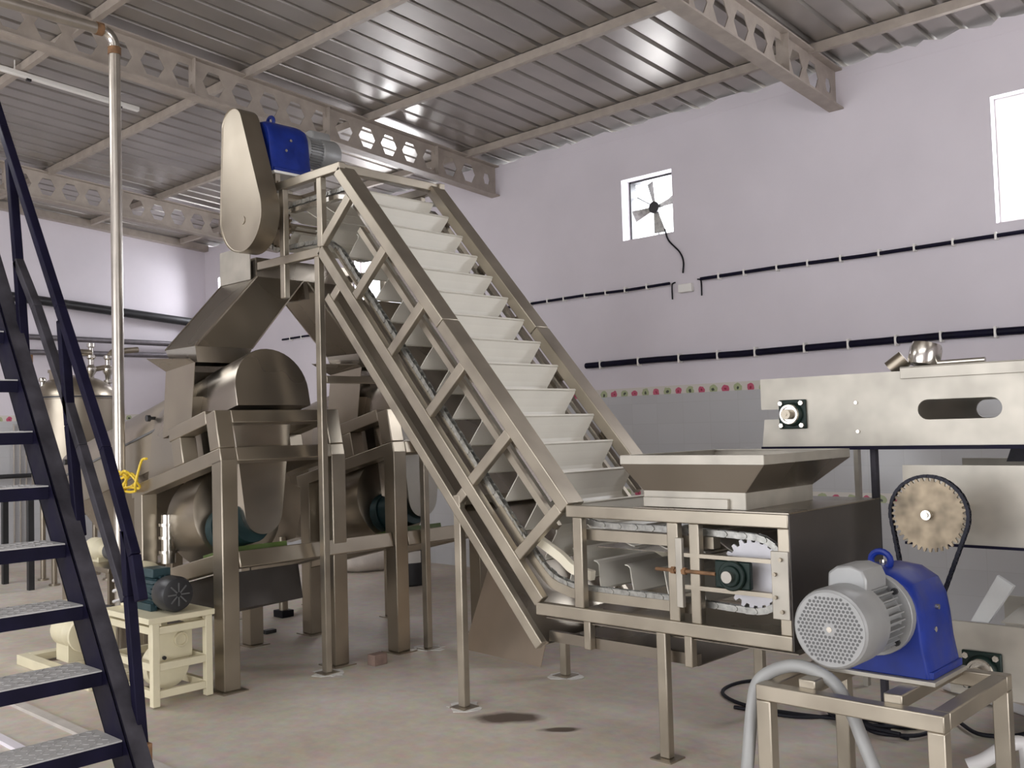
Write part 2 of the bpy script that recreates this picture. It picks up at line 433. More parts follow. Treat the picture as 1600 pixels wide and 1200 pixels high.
# pipes along the left wall
for nm, z0, z1, rad, lab, m in (('wall_pipe', 3.80, 3.37, .065, 'thick black pipe highest on the left wall', 'black'),
                                ('wall_pipe', 3.06, 3.03, .04, 'upper of two thin steel pipes on the left wall', 'wallpipe'),
                                ('wall_pipe', 2.80, 2.86, .04, 'lower of two thin steel pipes on the left wall', 'wallpipe')):
    mb = MB(); mb.tube([(XL + .12, 2.2, z0), (XL + .12, 7.9, z1)], rad, 14); o = mb.build(nm, m, loc=(XL + .12, 5, z0)); tag(o, lab, 'pipe')
for k, y in enumerate((5.08, 5.16, 5.24)):
    mb = MB(); mb.tube([(XL + .05, y, .0), (XL + .05, y, 1.85)], .012, 8)
    tag(mb.build('conduit', 'galv', loc=(XL + .05, y, 0)), 'one of three thin vertical conduits on the tiled left wall', 'pipe', 'vertical conduits on the left wall')
mb = MB(); mb.tube([(XL + .12, 3.6, 1.14), (XL + .12, 5.5, 1.14)], .03, 10); tag(mb.build('wall_pipe', 'black', loc=(XL + .12, 4.5, 1.14)), 'short dark pipe low on the tiled left wall behind the stairs', 'pipe')

# vertical steel pipe with elbow
r = thing('steel_pipe', 'tall vertical steel pipe with elbow at the roof, left of the conveyor', 'pipe', (-7.13, 3.3, 0))
MB().tube([(-7.13, 3.3, 0), (-7.14, 3.3, 4.55)], .042, 18).build('riser', 'galv', r)
MB().tube([(-7.14, 3.3 + .09 * (math.cos(a) - 1), 4.55 + .115 * math.sin(a)) for a in [k * PI / 16 for k in range(9)]] + [(-7.14, 3.18, 4.666)], .040, 18).build('elbow', 'bright', r)
MB().tube([(-7.14, 3.18, 4.667), (-7.14, -3, 4.72)], .042, 18).build('horizontal_run', 'galv', r)
MB().cyl((-7.14, 3.3, 4.50), (-7.14, 3.3, 4.555), .048, n=18).build('coupling', 'rust', r); MB().cyl((-7.14, 3.16, 4.667), (-7.14, 3.21, 4.667), .048, n=18).build('coupling', 'rust', r)
mb = MB(); rng = random.Random(3); pth = []
for k in range(40): pth.append((-7.13 + .05 * math.cos(k * .9), 3.3 + .05 * math.sin(k * .9), .28 + k * .011))
mb.tube(smooth(pth, 3), .012, 6); mb.build('cloth_wrap', 'pvc', r)

# ------------------------------------------------------------------ inclined bucket conveyor
TH = math.atan2(2.18, 1.91); CT, ST = math.cos(TH), math.sin(TH)
YN, YO = 3.92, 4.87
conv = thing('bucket_conveyor', 'tall inclined stainless conveyor with white buckets in the room centre', 'conveyor', (-4.2, 4.4, 0))
def SN(s, n, y): return V((-3.33 - CT * s + ST * n, y, 1.19 + ST * s + CT * n))
def xz(mb, pts, y0, y1): return mb.prism([(p[0], y0, p[1]) for p in pts], (0, y1 - y0, 0))
def snbar(mb, s0, s1, n0, n1, y0, y1):
    q = [SN(s0, n0, y0), SN(s1, n0, y0), SN(s1, n1, y0), SN(s0, n1, y0)]
    return mb.prism(q, (0, y1 - y0, 0))
BV = .005
for side in (0, 1):
    ya, yb = (YN, YN + .05) if side == 0 else (YO - .05, YO)
    ca, cb = (YN, YN + .135) if side == 0 else (YO - .125, YO)
    # long top rail made of two lengths
    for s0, s1 in ((0.0, 1.40), (1.404, 2.885)):
        mb = MB(); snbar(mb, s0, s1, -.062, .012, ca, cb); mb.build('rail_cover', 'tube', conv, BV)
    mb = MB(); snbar(mb, -.25, 2.64, -.545, -.47, ya, yb); mb.build('lower_rail', 'tube', conv, BV)
    for sc in (0.03, .56, 1.09, 1.61, 2.13, 2.66):
        mb = MB(); snbar(mb, sc - .032, sc + .032, -.47, -.062, ya + .004, yb - .004); mb.build('strut', 'tube', conv, BV)
    mb = MB(); mb.box(-6.22, -5.21, ya, yb, 3.335, 3.395); mb.build('head_rail', 'tube', conv, BV)
    mb = MB(); mb.box(-6.22, -5.45, ya, yb, 2.80, 2.86); mb.build('head_rail', 'tube', conv, BV)
    for xx, z0 in ((-5.45, 2.86), (-5.90, 2.56)):
        mb = MB(); mb.box(xx - .028, xx + .028, ya + .003, yb - .003, z0, 3.335); mb.build('head_post', 'tube', conv, BV)
    mb = MB(); mb.box(-3.34, -2.08, ya, yb, 1.128, 1.19); mb.build('box_rail', 'tube', conv, BV)
    mb = MB(); mb.box(-3.57, -2.08, ya, yb, .60, .665); mb.build('box_rail', 'tube', conv, BV)
    for xx, w in ((-3.27, .03), (-2.685, .03), (-2.565, .027), (-2.108, .028)):
        mb = MB(); mb.box(xx - w, xx + w, ya + .003, yb - .003, .665, 1.128); mb.build('box_post', 'tube', conv, BV)
    for xx, zt in ((-5.49, 2.80), (-4.17, 1.22), (-2.77, .60)):
        mb = MB(); mb.box(xx - .027, xx + .027, ya + .002, yb - .002, .008, zt); l = mb.build('leg', 'tube', conv, BV)
        mb = MB(); mb.box(xx - .06, xx + .06, (ya + yb) / 2 - .06, (ya + yb) / 2 + .06, 0, .008); mb.build('foot_plate', 'steel', l)
        if xx < -2.8:
            gp = [(xx + (.10 + random.uniform(-.03, .04)) * math.cos(a), (ya + yb) / 2 + (.095 + random.uniform(-.03, .035)) * math.sin(a), .001) for a in [k * PI / 9 for k in range(18)]]
            MB().prism(gp, (0, 0, .003)).build('grout', 'grout', l)
    # guide rails the chain runs on
    gy0, gy1 = (4.005, 4.035) if side == 0 else (4.755, 4.785)
    arc = lambda pts: smooth([(p[0], (gy0 + gy1) / 2, p[1]) for p in pts], 6)
    def flat(mb, pts, w, h):
        fr = frames(pts)
        mb.rings([[p + V((0, 1, 0)) * sx * w / 2 + V((-t.z, 0, t.x)) * sz * h / 2 for sx, sz in ((1, 1), (-1, 1), (-1, -1), (1, -1))] for p, (t, u, w_) in zip(pts, fr)])
        return mb
    up = [SN(s, -.115, (gy0 + gy1) / 2) for s in (.12, .8, 1.6, 2.3, 2.62)] + [V((-5.25, (gy0 + gy1) / 2, 3.175)), V((-5.34, (gy0 + gy1) / 2, 3.195)), V((-5.9, (gy0 + gy1) / 2, 3.195))]
    flat(MB(), up, .05, .03).build('guide_rail', 'bright', conv)
    up2 = [SN(s, -.20, (gy0 + gy1) / 2) for s in (.0, 2.5)]
    flat(MB(), up2, .03, .04).build('guide_rail', 'tube', conv)
    lo = [SN(s, -.455, (gy0 + gy1) / 2) for s in (2.6, 1.5, .35)]
    flat(MB(), lo, .05, .03).build('guide_rail', 'bright', conv)
    bend = smooth([SN(.35, -.455, (gy0 + gy1) / 2), SN(.12, -.45, (gy0 + gy1) / 2), V((-3.56, (gy0 + gy1) / 2, .79)), V((-3.43, (gy0 + gy1) / 2, .735)), V((-3.27, (gy0 + gy1) / 2, .718)), V((-2.6, (gy0 + gy1) / 2, .718))], 6)
    flat(MB(), bend, .05, .05).build('guide_rail', 'tube', conv)
    flat(MB(), [V((-3.30, (gy0 + gy1) / 2, 1.035)), V((-2.50, (gy0 + gy1) / 2, 1.035))], .06, .055).build('guide_rail', 'tube', conv)
    ws = smooth([SN(.06, -.38, gy1 + .01), V((-3.49, gy1 + .01, .90)), V((-3.40, gy1 + .01, .84)), V((-3.27, gy1 + .01, .815))], 6)
    flat(MB(), ws, .035, .05).build('wear_strip', 'ivory', conv)
    # head and tail sprockets
    def sprocket(name, c, rad, m, teeth, y0, y1):
        mb = MB(); pts = []
        for k in range(teeth):
            for da, rr in ((-.32, rad - .022), (-.16, rad), (.16, rad), (.32, rad - .022)):
                a = 2 * PI * (k + da) / teeth; pts.append((c[0] + rr * math.cos(a), y0, c[1] + rr * math.sin(a)))
        mb.prism(pts, (0, y1 - y0, 0)); return mb.build(name, m, conv)
    sprocket('tail_sprocket', (-2.305, .905), .165, 'whiteplate', 22, (gy0 + gy1) / 2 - .006, (gy0 + gy1) / 2 + .006)
    sprocket('head_sprocket', (-6.06, 3.09), .145, 'sprocket', 20, (gy0 + gy1) / 2 - .006, (gy0 + gy1) / 2 + .006)
    # take-up bearing
    yy = ya if side == 0 else yb; sg = -1 if side == 0 else 1
    mb = MB(); mb.box(-2.62, -2.15, min(yy, yy - sg * .03), max(yy, yy - sg * .03), .972, .990); mb.box(-2.62, -2.15, min(yy, yy - sg * .03), max(yy, yy - sg * .03), .822, .842); mb.build('take_up_slide', 'tube', conv)
    mb = MB(); mb.box(-2.165, -2.082, yy - .008, yy + .008, .735, 1.03); mb.build('end_bracket', 'mill', conv, .003)
    mb = MB()
    for zz in (.77, .83, .93, .995): mb.cyl((-2.115 - (.03 if zz in (.83, .93) else 0), yy + sg * .008, zz), (-2.115 - (.03 if zz in (.83, .93) else 0), yy + sg * .022, zz), .009, n=6)
    mb.build('bolt', 'steel', conv)
    mb = MB(); mb.box(-2.66, -2.625, yy - .012, yy + .012, .735, 1.06); mb.build('end_bracket', 'mill', conv, .003)
    mb = MB(); mb.cyl((-2.78, yy, .905), (-2.45, yy, .905), .009, n=10); mb.cyl((-2.69, yy, .905), (-2.67, yy, .905), .018, n=6); mb.cyl((-2.63, yy, .905), (-2.61, yy, .905), .018, n=6); mb.build('tension_screw', 'rust', conv)
    bl = MB(); bl.cyl((-2.36, yy - sg * .035, .905), (-2.36, yy + sg * .02, .905), .068, n=28); bl.box(-2.455, -2.275, min(yy - sg * .03, yy), max(yy - sg * .03, yy), .845, .968)
    bl.cyl((-2.36, yy + sg * .02, .905), (-2.36, yy + sg * .035, .905), .048, n=24)
    b = bl.build('take_up_bearing', 'green', conv, .006)
    MB().cyl((-2.36, yy, .905), (-2.36, yy + sg * .06, .905), .027, n=20).build('shaft_end', 'bright', b)
# shafts and head cross members
MB().cyl((-2.36, 3.96, .905), (-2.36, 4.83, .905), .024, n=16).build('shaft', 'steel', conv)
MB().cyl((-6.08, 3.72, 3.12), (-6.08, 4.9, 3.12), .03, n=16).build('shaft', 'steel', conv)
for x_ in (-6.22, -5.29): MB().box(x_, x_ + .06, YN + .05, YO - .05, 3.333, 3.393).build('head_cross_member', 'tube', conv, BV)
for z in (1.94,):
    mb = MB(); mb.box(-5.515, -5.465, YN + .05, YO - .05, z, z + .05); mb.build('cross_brace', 'tube', conv, BV)
mb = MB(); mb.box(-4.195, -4.145, YN + .05, YO - .05, 1.16, 1.21); mb.build('cross_brace', 'tube', conv, BV)
for z0, z1 in ((.60, .665), (1.128, 1.19)):
    mb = MB(); mb.box(-2.132, -2.084, YN + .05, YO - .05, z0, z1); mb.build('cross_brace', 'tube', conv, BV)
# sheets
mb = MB(); mb.box(-2.079, -2.074, YN + .004, YO, .603, 1.19); mb.build('end_panel', 'shadesheet', conv)  # steel panel, its dark reflection is painted into the colour
mb = MB(); mb.box(-2.90, -2.074, YN, YO, 1.191, 1.196); mb.build('top_cover', 'sheet', conv)
mb = MB(); mb.box(-3.35, -2.085, YO - .049, YO - .044, .61, 1.18); mb.build('back_panel', 'sheet', conv)
mb = MB(); mb.box(-3.55, -2.085, YN + .06, YO - .06, .575, .58); mb.build('floor_pan', 'sheet', conv)
# drip tray under the incline and the box
for y0, y1 in ((YN, YN + .045), (YO - .045, YO)):
    mb = MB(); snbar(mb, -.42, 2.35, -.70, -.64, y0, y1); mb.build('tray_rail', 'tube', conv, BV)
    for sc in (.55, 2.3):
        mb = MB(); snbar(mb, sc - .03, sc + .03, -.64, -.545, y0 + .003, y1 - .003); mb.build('tray_hanger', 'tube', conv, BV)
mb = MB(); snbar(mb, -.42, 2.35, -.672, -.668, YN + .046, YO - .046); mb.build('drip_tray', 'sheet', conv)
mb = MB(); mb.box(-3.56, -2.62, YN + .10, YO - .1, .445, .45); mb.box(-3.56, -2.62, YN + .09, YN + .12, .445, .50); mb.box(-3.56, -2.62, YO - .12, YO - .09, .445, .50); mb.build('drip_tray', 'sheet', conv)
for xx in (-3.26, -2.645):
    mb = MB(); mb.box(xx - .022, xx + .022, YN + .045, YN + .09, .445, .60); mb.build('tray_hanger', 'tube', conv, BV)
mb = MB(); snbar(mb, .05, 2.55, -.152, -.149, YN + .2, YO - .2); mb.box(-3.30, -2.62, YN + .2, YO - .2, .955, .958); mb.build('bed_sheet', 'sheet', conv)
# loop path of the chain in the x-z plane
loop = []
for k in range(40): s = -.02 + 2.70 * k / 39; p = SN(s, -.035, 0); loop.append((p.x, p.z))
hx = -6.06; R1 = .15
loop += [(-5.19, 3.225), (-5.27, 3.24), (-5.4, 3.24), (-5.7, 3.24), (-5.9, 3.24)]
loop += [(hx - R1 * math.sin(a), 3.09 + R1 * math.cos(a)) for a in [k * PI / 12 for k in range(13)]]
loop += [(-5.75, 2.935), (-5.56, 2.925), (-5.45, 2.90)]
for k in range(36): s = 2.55 - 2.35 * k / 35; p = SN(s, -.43, 0); loop.append((p.x, p.z))
loop += [(-3.575, .835), (-3.50, .79), (-3.41, .762), (-3.30, .752), (-3.1, .752), (-2.9, .752), (-2.7, .75), (-2.5, .742)]
loop += [(-2.305 + .168 * math.sin(a), .905 - .168 * math.cos(a)) for a in [k * PI / 12 for k in range(13)]]
loop += [(-2.5, 1.08), (-2.7, 1.085), (-2.9, 1.085), (-3.1, 1.085), (-3.22, 1.09), (-3.30, 1.115)]
LP = [V((a, 0, b)) for a, b in loop]
cum = [0]
for i in range(len(LP)): cum.append(cum[-1] + (LP[(i + 1) % len(LP)] - LP[i]).length)
TOT = cum[-1]
def along(d):
    d %= TOT
    for i in range(len(LP)):
        if cum[i + 1] >= d:
            a, b = LP[i], LP[(i + 1) % len(LP)]; f = (d - cum[i]) / max(1e-9, cum[i + 1] - cum[i])
            return a.lerp(b, f), (b - a).normalized()
def along_s(d):
    p, _ = along(d); t = (along(d + .04)[0] - along(d - .04)[0]).normalized(); return p, t
for yc in (4.02, 4.77):
    mb = MB(); pitch = .0508; nl = int(TOT / pitch)
    for k in range(nl):
        p, t = along_s((k + .5) * TOT / nl); m_ = V((-t.z, 0, t.x)); w = .013 if k % 2 else .017
        c = p + V((0, yc, 0))
        for sg in (-1, 1):
            mb.prism([c + V((0, sg * w - .002, 0)) + t * a + m_ * b for a, b in ((-.03, -.009), (-.022, -.015), (.022, -.015), (.03, -.009), (.03, .009), (.022, .015), (-.022, .015), (-.03, .009))], (0, .004, 0))
        e = c - t * .025; mb.cyl(e - V((0, .02, 0)), e + V((0, .02, 0)), .011, n=8)
    mb.build('chain', 'chain', conv)
# buckets: trough hung from the chain, wide at the rim and narrower at its bottom
def bucket_mesh():
    ya, yb, ia, ib, th = -.352, .352, -.255, .255, .006
    # local: x along travel, y across, z inward
    prof = [(.004, -.004, 1.0), (0, .006, 1.0), (-.03, .045, .70), (-.062, .082, .35), (-.085, .104, .08), (-.104, .114, .0), (-.125, .117, .0)]
    mb = MB(); top = []; bot = []
    for i, (a, c, k) in enumerate(prof):
        p0 = prof[max(0, i - 1)]; p1 = prof[min(len(prof) - 1, i + 1)]; t_ = V((p1[0] - p0[0], 0, p1[1] - p0[1])).normalized(); nn = V((-t_.z, 0, t_.x)) * th * .5
        e = ia + (ya - ia) * k; f = ib + (yb - ib) * k
        top.append((V((a, e, c)) + nn, V((a, f, c)) + nn)); bot.append((V((a, e, c)) - nn, V((a, f, c)) - nn))
    mb.rings([[t0[0], t0[1], b0[1], b0[0]] for t0, b0 in zip(top, bot)])
    mb.bar((.002, ya, 0), (.002, yb, 0), .012, .010)
    bm = mb.bm; bmesh.ops.recalc_face_normals(bm, faces=bm.faces)
    me = bpy.data.meshes.new('bucket'); bm.to_mesh(me); bm.free(); me.materials.append(M['white']); return me
bme = bucket_mesh(); base = 2.783 + .02
nb = round(TOT / .2135)
for k in range(nb):
    d = base - k * TOT / nb
    p, t = along_s(d)
    q = along(d - .19)[0]; t2 = (p - q).normalized(); t = t2
    inw = V((-t.z, 0, t.x))
    y = V((0, 1, 0)); Mx = Matrix((t, y, inw)).transposed().to_4x4()
    o = bpy.data.objects.new('bucket', bme); COL.objects.link(o); o.parent = conv
    Mx.translation = p + V((0, 4.4, 0)) - conv.location
    o.matrix_local = Mx
# sprocket guard over the drive chain at the head
def teardrop(y, k=1.0):
    c1, r1, c2, r2 = V((-6.105, 3.165)), .272 * k, V((-6.20, 3.815)), .135 * k
    d = c2 - c1; L = d.length; ph = math.atan2(d.y, d.x); al = math.acos((r1 - r2) / L)
    pts = []
    for i in range(25): a = ph + al + (2 * PI - 2 * al) * i / 24; pts.append((c1.x + r1 * math.cos(a), y, c1.y + r1 * math.sin(a)))
    for i in range(17): a = ph - al + 2 * al * i / 16; pts.append((c2.x + r2 * math.cos(a), y, c2.y + r2 * math.sin(a)))
    return pts
mb = MB(); mb.rings([teardrop(3.725, .97), teardrop(3.715, 1.0), teardrop(3.87, 1.0)]); mb.build('chain_guard', 'steel', conv, .004)
# feed hopper on the box
hop = thing('feed_hopper', 'flared stainless feed hopper on top of the low end of the conveyor', 'hopper', (-2.6, 4.3, 1.197))
def ringbox(x0, x1, y0, y1, z): return [V((x0, y0, z)), V((x1, y0, z)), V((x1, y1, z)), V((x0, y1, z))]
def shell(rs, th):
    mb = MB(); n = 4
    for a, b in zip(rs, rs[1:]):
        for j in range(4): mb.sheet([a[j], a[(j + 1) % 4], b[(j + 1) % 4], b[j]], th)
    return mb
shell([ringbox(-2.87, -2.31, 3.97, 4.62, 1.198), ringbox(-2.87, -2.31, 3.97, 4.62, 1.275)], .004).build('neck', 'mill', hop)
shell([ringbox(-2.87, -2.31, 3.97, 4.62, 1.275), ringbox(-2.98, -2.19, 3.93, 4.80, 1.405)], .004).build('flare', 'sheet', hop)
rim = shell([ringbox(-2.98, -2.19, 3.93, 4.80, 1.405), ringbox(-2.98, -2.19, 3.93, 4.80, 1.445)], .004)
for a, b in (((-2.98, 3.94), (-2.19, 3.94)), ((-2.98, 4.79), (-2.19, 4.79))): rim.bar((a[0], a[1], 1.445), (b[0], b[1], 1.445), .02, .005)
for x_ in (-2.97, -2.2): rim.bar((x_, 3.94, 1.445), (x_, 4.79, 1.445), .02, .005)
rim.build('rim', 'mill', hop)
mb = MB(); mb.box(-2.86, -2.39, 3.945, 3.968, 1.198, 1.245); mb.build('base_angle', 'mill', hop, .003)

# ------------------------------------------------------------------ gear motors
def housing_profile(cx, zb, w, h):
    """front outline of a gearbox casting: wide foot, waist, rounded head"""
    pts = [(-.5, 0), (.5, 0), (.49, .08), (.455, .30), (.435, .55), (.41, .72), (.345, .87), (.20, .97), (0, 1.0), (-.20, .97), (-.345, .87), (-.41, .72), (-.435, .55), (-.455, .30), (-.49, .08)]
    return [(cx + a * w, zb + b * h) for a, b in pts]
def gearmotor(label, name, cx, zb, yb0, yb1, w, h, am, ym0, rm, group, grille, tbox):
    """gearbox from yb0 to yb1, motor axis (cx, am[1]) out to ym0 along y"""
    sg = 1 if ym0 > yb1 else -1
    face = yb1 if sg > 0 else yb0
    r = thing(name, label, 'gear motor', ((cx), (yb0 + yb1) / 2, zb), group)
    mb = MB(); d = yb1 - yb0
    P = housing_profile(cx, zb, w, h)
    mb.rings([[V((cx + (x - cx) * k, y, zb + (z - zb) * kk)) for x, z in P] for y, k, kk in ((yb0, .93, .965), (yb0 + .02, .99, .99), (yb0 + .06, 1, 1), (yb1 - .06, 1, 1), (yb1 - .02, .99, .99), (yb1, .93, .965))])
    mb.box(cx - w * .51, cx + w * .51, yb0 + .01, yb1 - .01, zb, zb + h * .07)
    g = mb.build('gearbox', 'blue', r, .004)
    ey = yb0 + d * .35; mb = MB(); mb.tube([(cx + .045 * math.cos(a) * h / .45, ey, zb + h * 1.045 + .04 * math.sin(a) * h / .45) for a in [k * 2 * PI / 16 for k in range(16)]], .015 * h / .45, 8, True); mb.build('lifting_eye', 'blue', r)
    def bolt(p, q, r_, n_=10): MB().cyl(p, q, r_, n=n_).build('bolt', 'bright', r)
    for (yy, zz) in ((yb0 + d * .50, .62), (yb0 + d * .38, .42)): bolt((cx + w * .38, yy, zb + h * zz), (cx + w * .455, yy, zb + h * zz), .012 * h / .45)
    bolt((cx - w * .05, yb0 + d * .55, zb + h * .985), (cx - w * .05, yb0 + d * .55, zb + h * 1.03), .012 * h / .45)
    for sx in (-.44, .44): bolt((cx + sx * w, yb0 + d * .2, zb + h * .06), (cx + sx * w, yb0 + d * .2, zb + h * .10), .014 * h / .45, 6)
    ax, az = am; D = V((0, sg, 0)); F0 = V((ax, face, az)); L = abs(ym0 - face)
    mb = MB(); mb.cyl(F0, F0 + D * L * .10, rm * 1.08, n=36); fl = mb.build('motor_flange', 'greymotor', r, .003)
    mb = MB()
    for k in range(4):
        a = PI / 4 + k * PI / 2; c = F0 + D * L * .10 + V((math.cos(a), 0, math.sin(a))) * rm * .93; mb.cyl(c, c + D * .012, rm * .09, n=8)
    mb.build('flange_bolt', 'black', fl)
    mb = MB(); mb.cyl(F0 + D * L * .10, F0 + D * L * .56, rm * .80, n=32)
    for k in range(32):
        a = k * 2 * PI / 32
        if abs(((a - PI / 2 + PI) % (2 * PI)) - PI) < .5: continue
        dr = V((math.cos(a), 0, math.sin(a)))
        mb.bar(F0 + D * L * .16 + dr * rm * .86, F0 + D * L * .53 + dr * rm * .86, rm * .035, rm * .2, dr)
    mb.build('finned_body', 'greymotor', r)
    mb = MB(); mb.lathe([(rm * .9, L * .50), (rm * .98, L * .52), (rm, L * .60), (rm, L * .93), (rm * .96, L * .985), (rm * .90, L)], F0, D, 40); cw = mb.build('fan_cowl', 'greymotor', r)
    if grille:
        mb = MB(); mh = MB(); c = F0 + D * L
        mb.cyl(c, c + D * .003, rm * .905, n=40); mb.build('grille', 'greymotor', cw)
        hole = rm * .040; st = rm * .108
        j = 0; n_ = int(rm / st) + 1
        for iy in range(-n_, n_ + 1):
            for ix in range(-n_, n_ + 1):
                x_ = (ix + (.5 if iy % 2 else 0)) * st; z_ = iy * st * .87
                if .12 * rm < math.hypot(x_, z_) < rm * .84:
                    q = c + V((x_, 0, z_)) + D * .0025; mh.cyl(q, q + D * .0012, hole, n=8)
        mh.build('grille_hole', 'dkmotor', cw); bpy.data.objects
        MB().cyl(c + D * .003, c + D * .006, rm * .07, n=12).build('screw', 'bright', cw)
    if tbox:
        t0, t1 = tbox; mb = MB(); y0 = face + sg * L * t0; y1 = face + sg * L * t1; zz = az + rm * .78
        hw = rm * .52
        q = [V((ax + a * hw, y0, zz + b * rm)) for a, b in ((-1, 0), (1, 0), (1, .32), (.8, .55), (.2, .66), (-.5, .62), (-.95, .45))]
        mb.prism(q, (0, y1 - y0, 0)); tb = mb.build('terminal_box', 'greymotor', r, rm * .06)
        MB().cyl((ax - hw * .98, (y0 + y1) / 2, zz + rm * .25), (ax - hw * 1.25, (y0 + y1) / 2, zz + rm * .25), rm * .10, n=12).build('cable_gland', 'batten', tb)
    return r, F0
gm1, _ = gearmotor('large blue gearbox with grey finned motor on the low steel table', 'gear_motor', -1.675, .60, 3.80, 4.13, .45, .405, (-1.655, .835), 3.40, .148, 'blue gear motors', True, (.16, .62))
gm2, _ = gearmotor('blue gearbox with grey motor high on top of the conveyor head', 'gear_motor', -6.16, 3.485, 3.90, 4.24, .40, .40, (-6.14, 3.73), 4.56, .12, 'blue gear motors', True, (.3, .8))
# motor platform at the head (part of the conveyor)
mb = MB(); mb.box(-6.40, -5.94, 3.90, 4.34, 3.465, 3.484); mb.build('motor_platform', 'batten', conv, .003)
mb = MB()
for xx in (-6.36, -5.98):
    for yy in (3.94, 4.30): mb.box(xx - .02, xx + .02, yy - .02, yy + .02, 3.396, 3.465)
mb.build('platform_foot', 'tube', conv)
mb = MB(); mb.box(-6.40, -5.94, 3.93, 3.97, 3.396, 3.41); mb.box(-6.40, -5.94, 4.28, 4.32, 3.37, 3.40); mb.build('platform_beam', 'tube', conv)
# low table for the big gear motor
tb = thing('motor_table', 'low stainless steel frame table under the large blue gear motor', 'table', (-1.69, 3.91, 0))
tx0, tx1, ty0, ty1, tz = -2.05, -1.315, 3.54, 4.29, .55; w = .062
for (y0, y1) in ((ty0, ty0 + w), (ty1 - w, ty1)):
    mb = MB(); mb.box(tx0, tx1, y0, y1, tz - w, tz); mb.build('top_rail', 'tube', tb, BV)
for (x0, x1) in ((tx0, tx0 + w), (tx1 - w, tx1)):
    mb = MB(); mb.box(x0, x1, ty0 + w, ty1 - w, tz - w, tz); mb.build('top_rail', 'tube', tb, BV)
for xx in (-1.86, -1.52):
    mb = MB(); mb.box(xx - .035, xx + .035, ty0 + w, ty1 - w, tz - .02, .582); mb.build('slat', 'tube', tb, BV)
for xx in (tx0, tx1 - w):
    for yy in (ty0, ty1 - w):
        mb = MB(); mb.box(xx, xx + w, yy, yy + w, 0, tz - w); mb.build('leg', 'tube', tb, BV)
mb = MB(); mb.box(-1.94, -1.43, 3.78, 4.12, .582, .599); mb.build('base_plate', 'mill', tb, .002)

# ------------------------------------------------------------------ pulpers
SI = math.radians(12.5); CS, SS = math.cos(SI), math.sin(SI)
pul = thing('pulper_machine', 'inclined stainless drum machine on square legs, nearest the stairs', 'machine', (-6.2, 3.7, 0), 'twin drum machines')
def Q(u, y, w): return V((-5.57 - u * CS - w * SS, y, 1.44 - u * SS + w * CS))
def qbox(mb, u0, u1, y0, y1, w0, w1): return mb.prism([Q(u0, y0, w0), Q(u1, y0, w0), Q(u1, y0, w1), Q(u0, y0, w1)], (0, y1 - y0, 0))
Y0, Y1, tw = 3.23, 4.19, .115
for y0, y1 in ((Y0, Y0 + tw), (Y1 - tw, Y1)):
    mb = MB(); qbox(mb, .0, 1.25, y0, y1, 0, .09); mb.build('side_beam', 'steel', pul, .006)
    mb = MB(); qbox(mb, .0, .12, y0, y1, .09, .335); mb.build('upper_post', 'steel', pul, .006)
    mb = MB(); qbox(mb, .47, .60, y0, y1, .09, .27); mb.build('upper_post', 'steel', pul, .006)
    mb = MB(); qbox(mb, .12, .62, y0, y1, .27, .36); mb.build('side_beam', 'steel', pul, .006)
    mb = MB(); qbox(mb, .24, 1.3, y0 + .01, y1 - .01, -.655, -.55); mb.build('lower_beam', 'steel', pul, .006)
    for xx, zt in ((-5.69, 1.43), (-6.76, 1.19)):
        mb = MB(); mb.prism([(xx, y0, 0.008), (xx + .12, y0, .008), (xx + .12, y0, zt + .026), (xx, y0, zt)], (0, y1 - y0, 0)); l = mb.build('leg', 'steel', pul, .006)
        MB().box(xx - .04, xx + .16, y0 - .03, y1 + .03, 0, .008).build('foot_plate', 'steel', l)
for w0, w1 in ((0, .09), (.25, .335)):
    mb = MB(); qbox(mb, 0, .10, Y0 + tw, Y1 - tw, w0, w1); mb.build('cross_beam', 'steel', pul, .006)
mb = MB(); qbox(mb, .13, .235, Y0 + tw, Y0 + 1.365, -.66, -.555); mb.build('lower_cross_beam', 'steel', pul, .006)
CY, RH = 3.68, .285
def archpts(u, half, wb, wc, r=None, n=20, sy=1.0):
    r = half if r is None else r
    out = [Q(u, CY - half, wb)]
    for k in range(n + 1):
        a = PI - PI * k / n; out.append(Q(u, CY + half * math.cos(a), wc + r * math.sin(a)))
    out.append(Q(u, CY + half, wb)); return out
mb = MB(); mb.rings([archpts(-.005, RH * .985, .365, .475), archpts(.005, RH, .365, .475), archpts(.52, RH, .365, .475)]); mb.build('drum_hood', 'sheet', pul, 0, 40)
mb = MB(); mb.rings([archpts(.50, RH - .006, .1, .47), archpts(.98, RH - .006, .1, .47)]); mb.build('drum', 'steel', pul, 0, 40)
# flared bulkhead between drum and the inclined housing
def skirt(ub, ut, half):
    out = [Q(ub, CY - half, .10)]
    n = 20
    for k in range(n + 1):
        a = PI - PI * k / n; wv = .44 + half * math.sin(a); f = min(1, max(0, (wv - .1) / .66)); out.append(Q(ub + (ut - ub) * f, CY + half * math.cos(a), wv))
    out.append(Q(ub, CY + half, .10)); return out
mb = MB(); mb.rings([skirt(.80, .93, RH + .03), skirt(1.30, 1.0, RH + .012)]); mb.build('bulkhead', 'sheet', pul, 0, 40)
mb = MB(); mb.rings([archpts(.99, RH + .006, .20, .46), archpts(2.9, RH + .006, .20, .46)]); hs = mb.build('screw_housing', 'steel', pul, 0, 40)
mb = MB(); qbox(mb, 1.05, 2.9, CY - RH - .012, CY + RH + .012, .46, .475); mb.build('seam', 'dkmotor', hs)
mb = MB()
for u_ in (1.12, 2.6):
    c = Q(u_, CY - .262, .56); mb.cyl(c, c + V((0, -.05, 0)), .012, n=10); mb.cyl(c + V((0, -.05, 0)), c + V((0, -.075, 0)), .024, n=12)
mb.build('knob', 'black', hs)
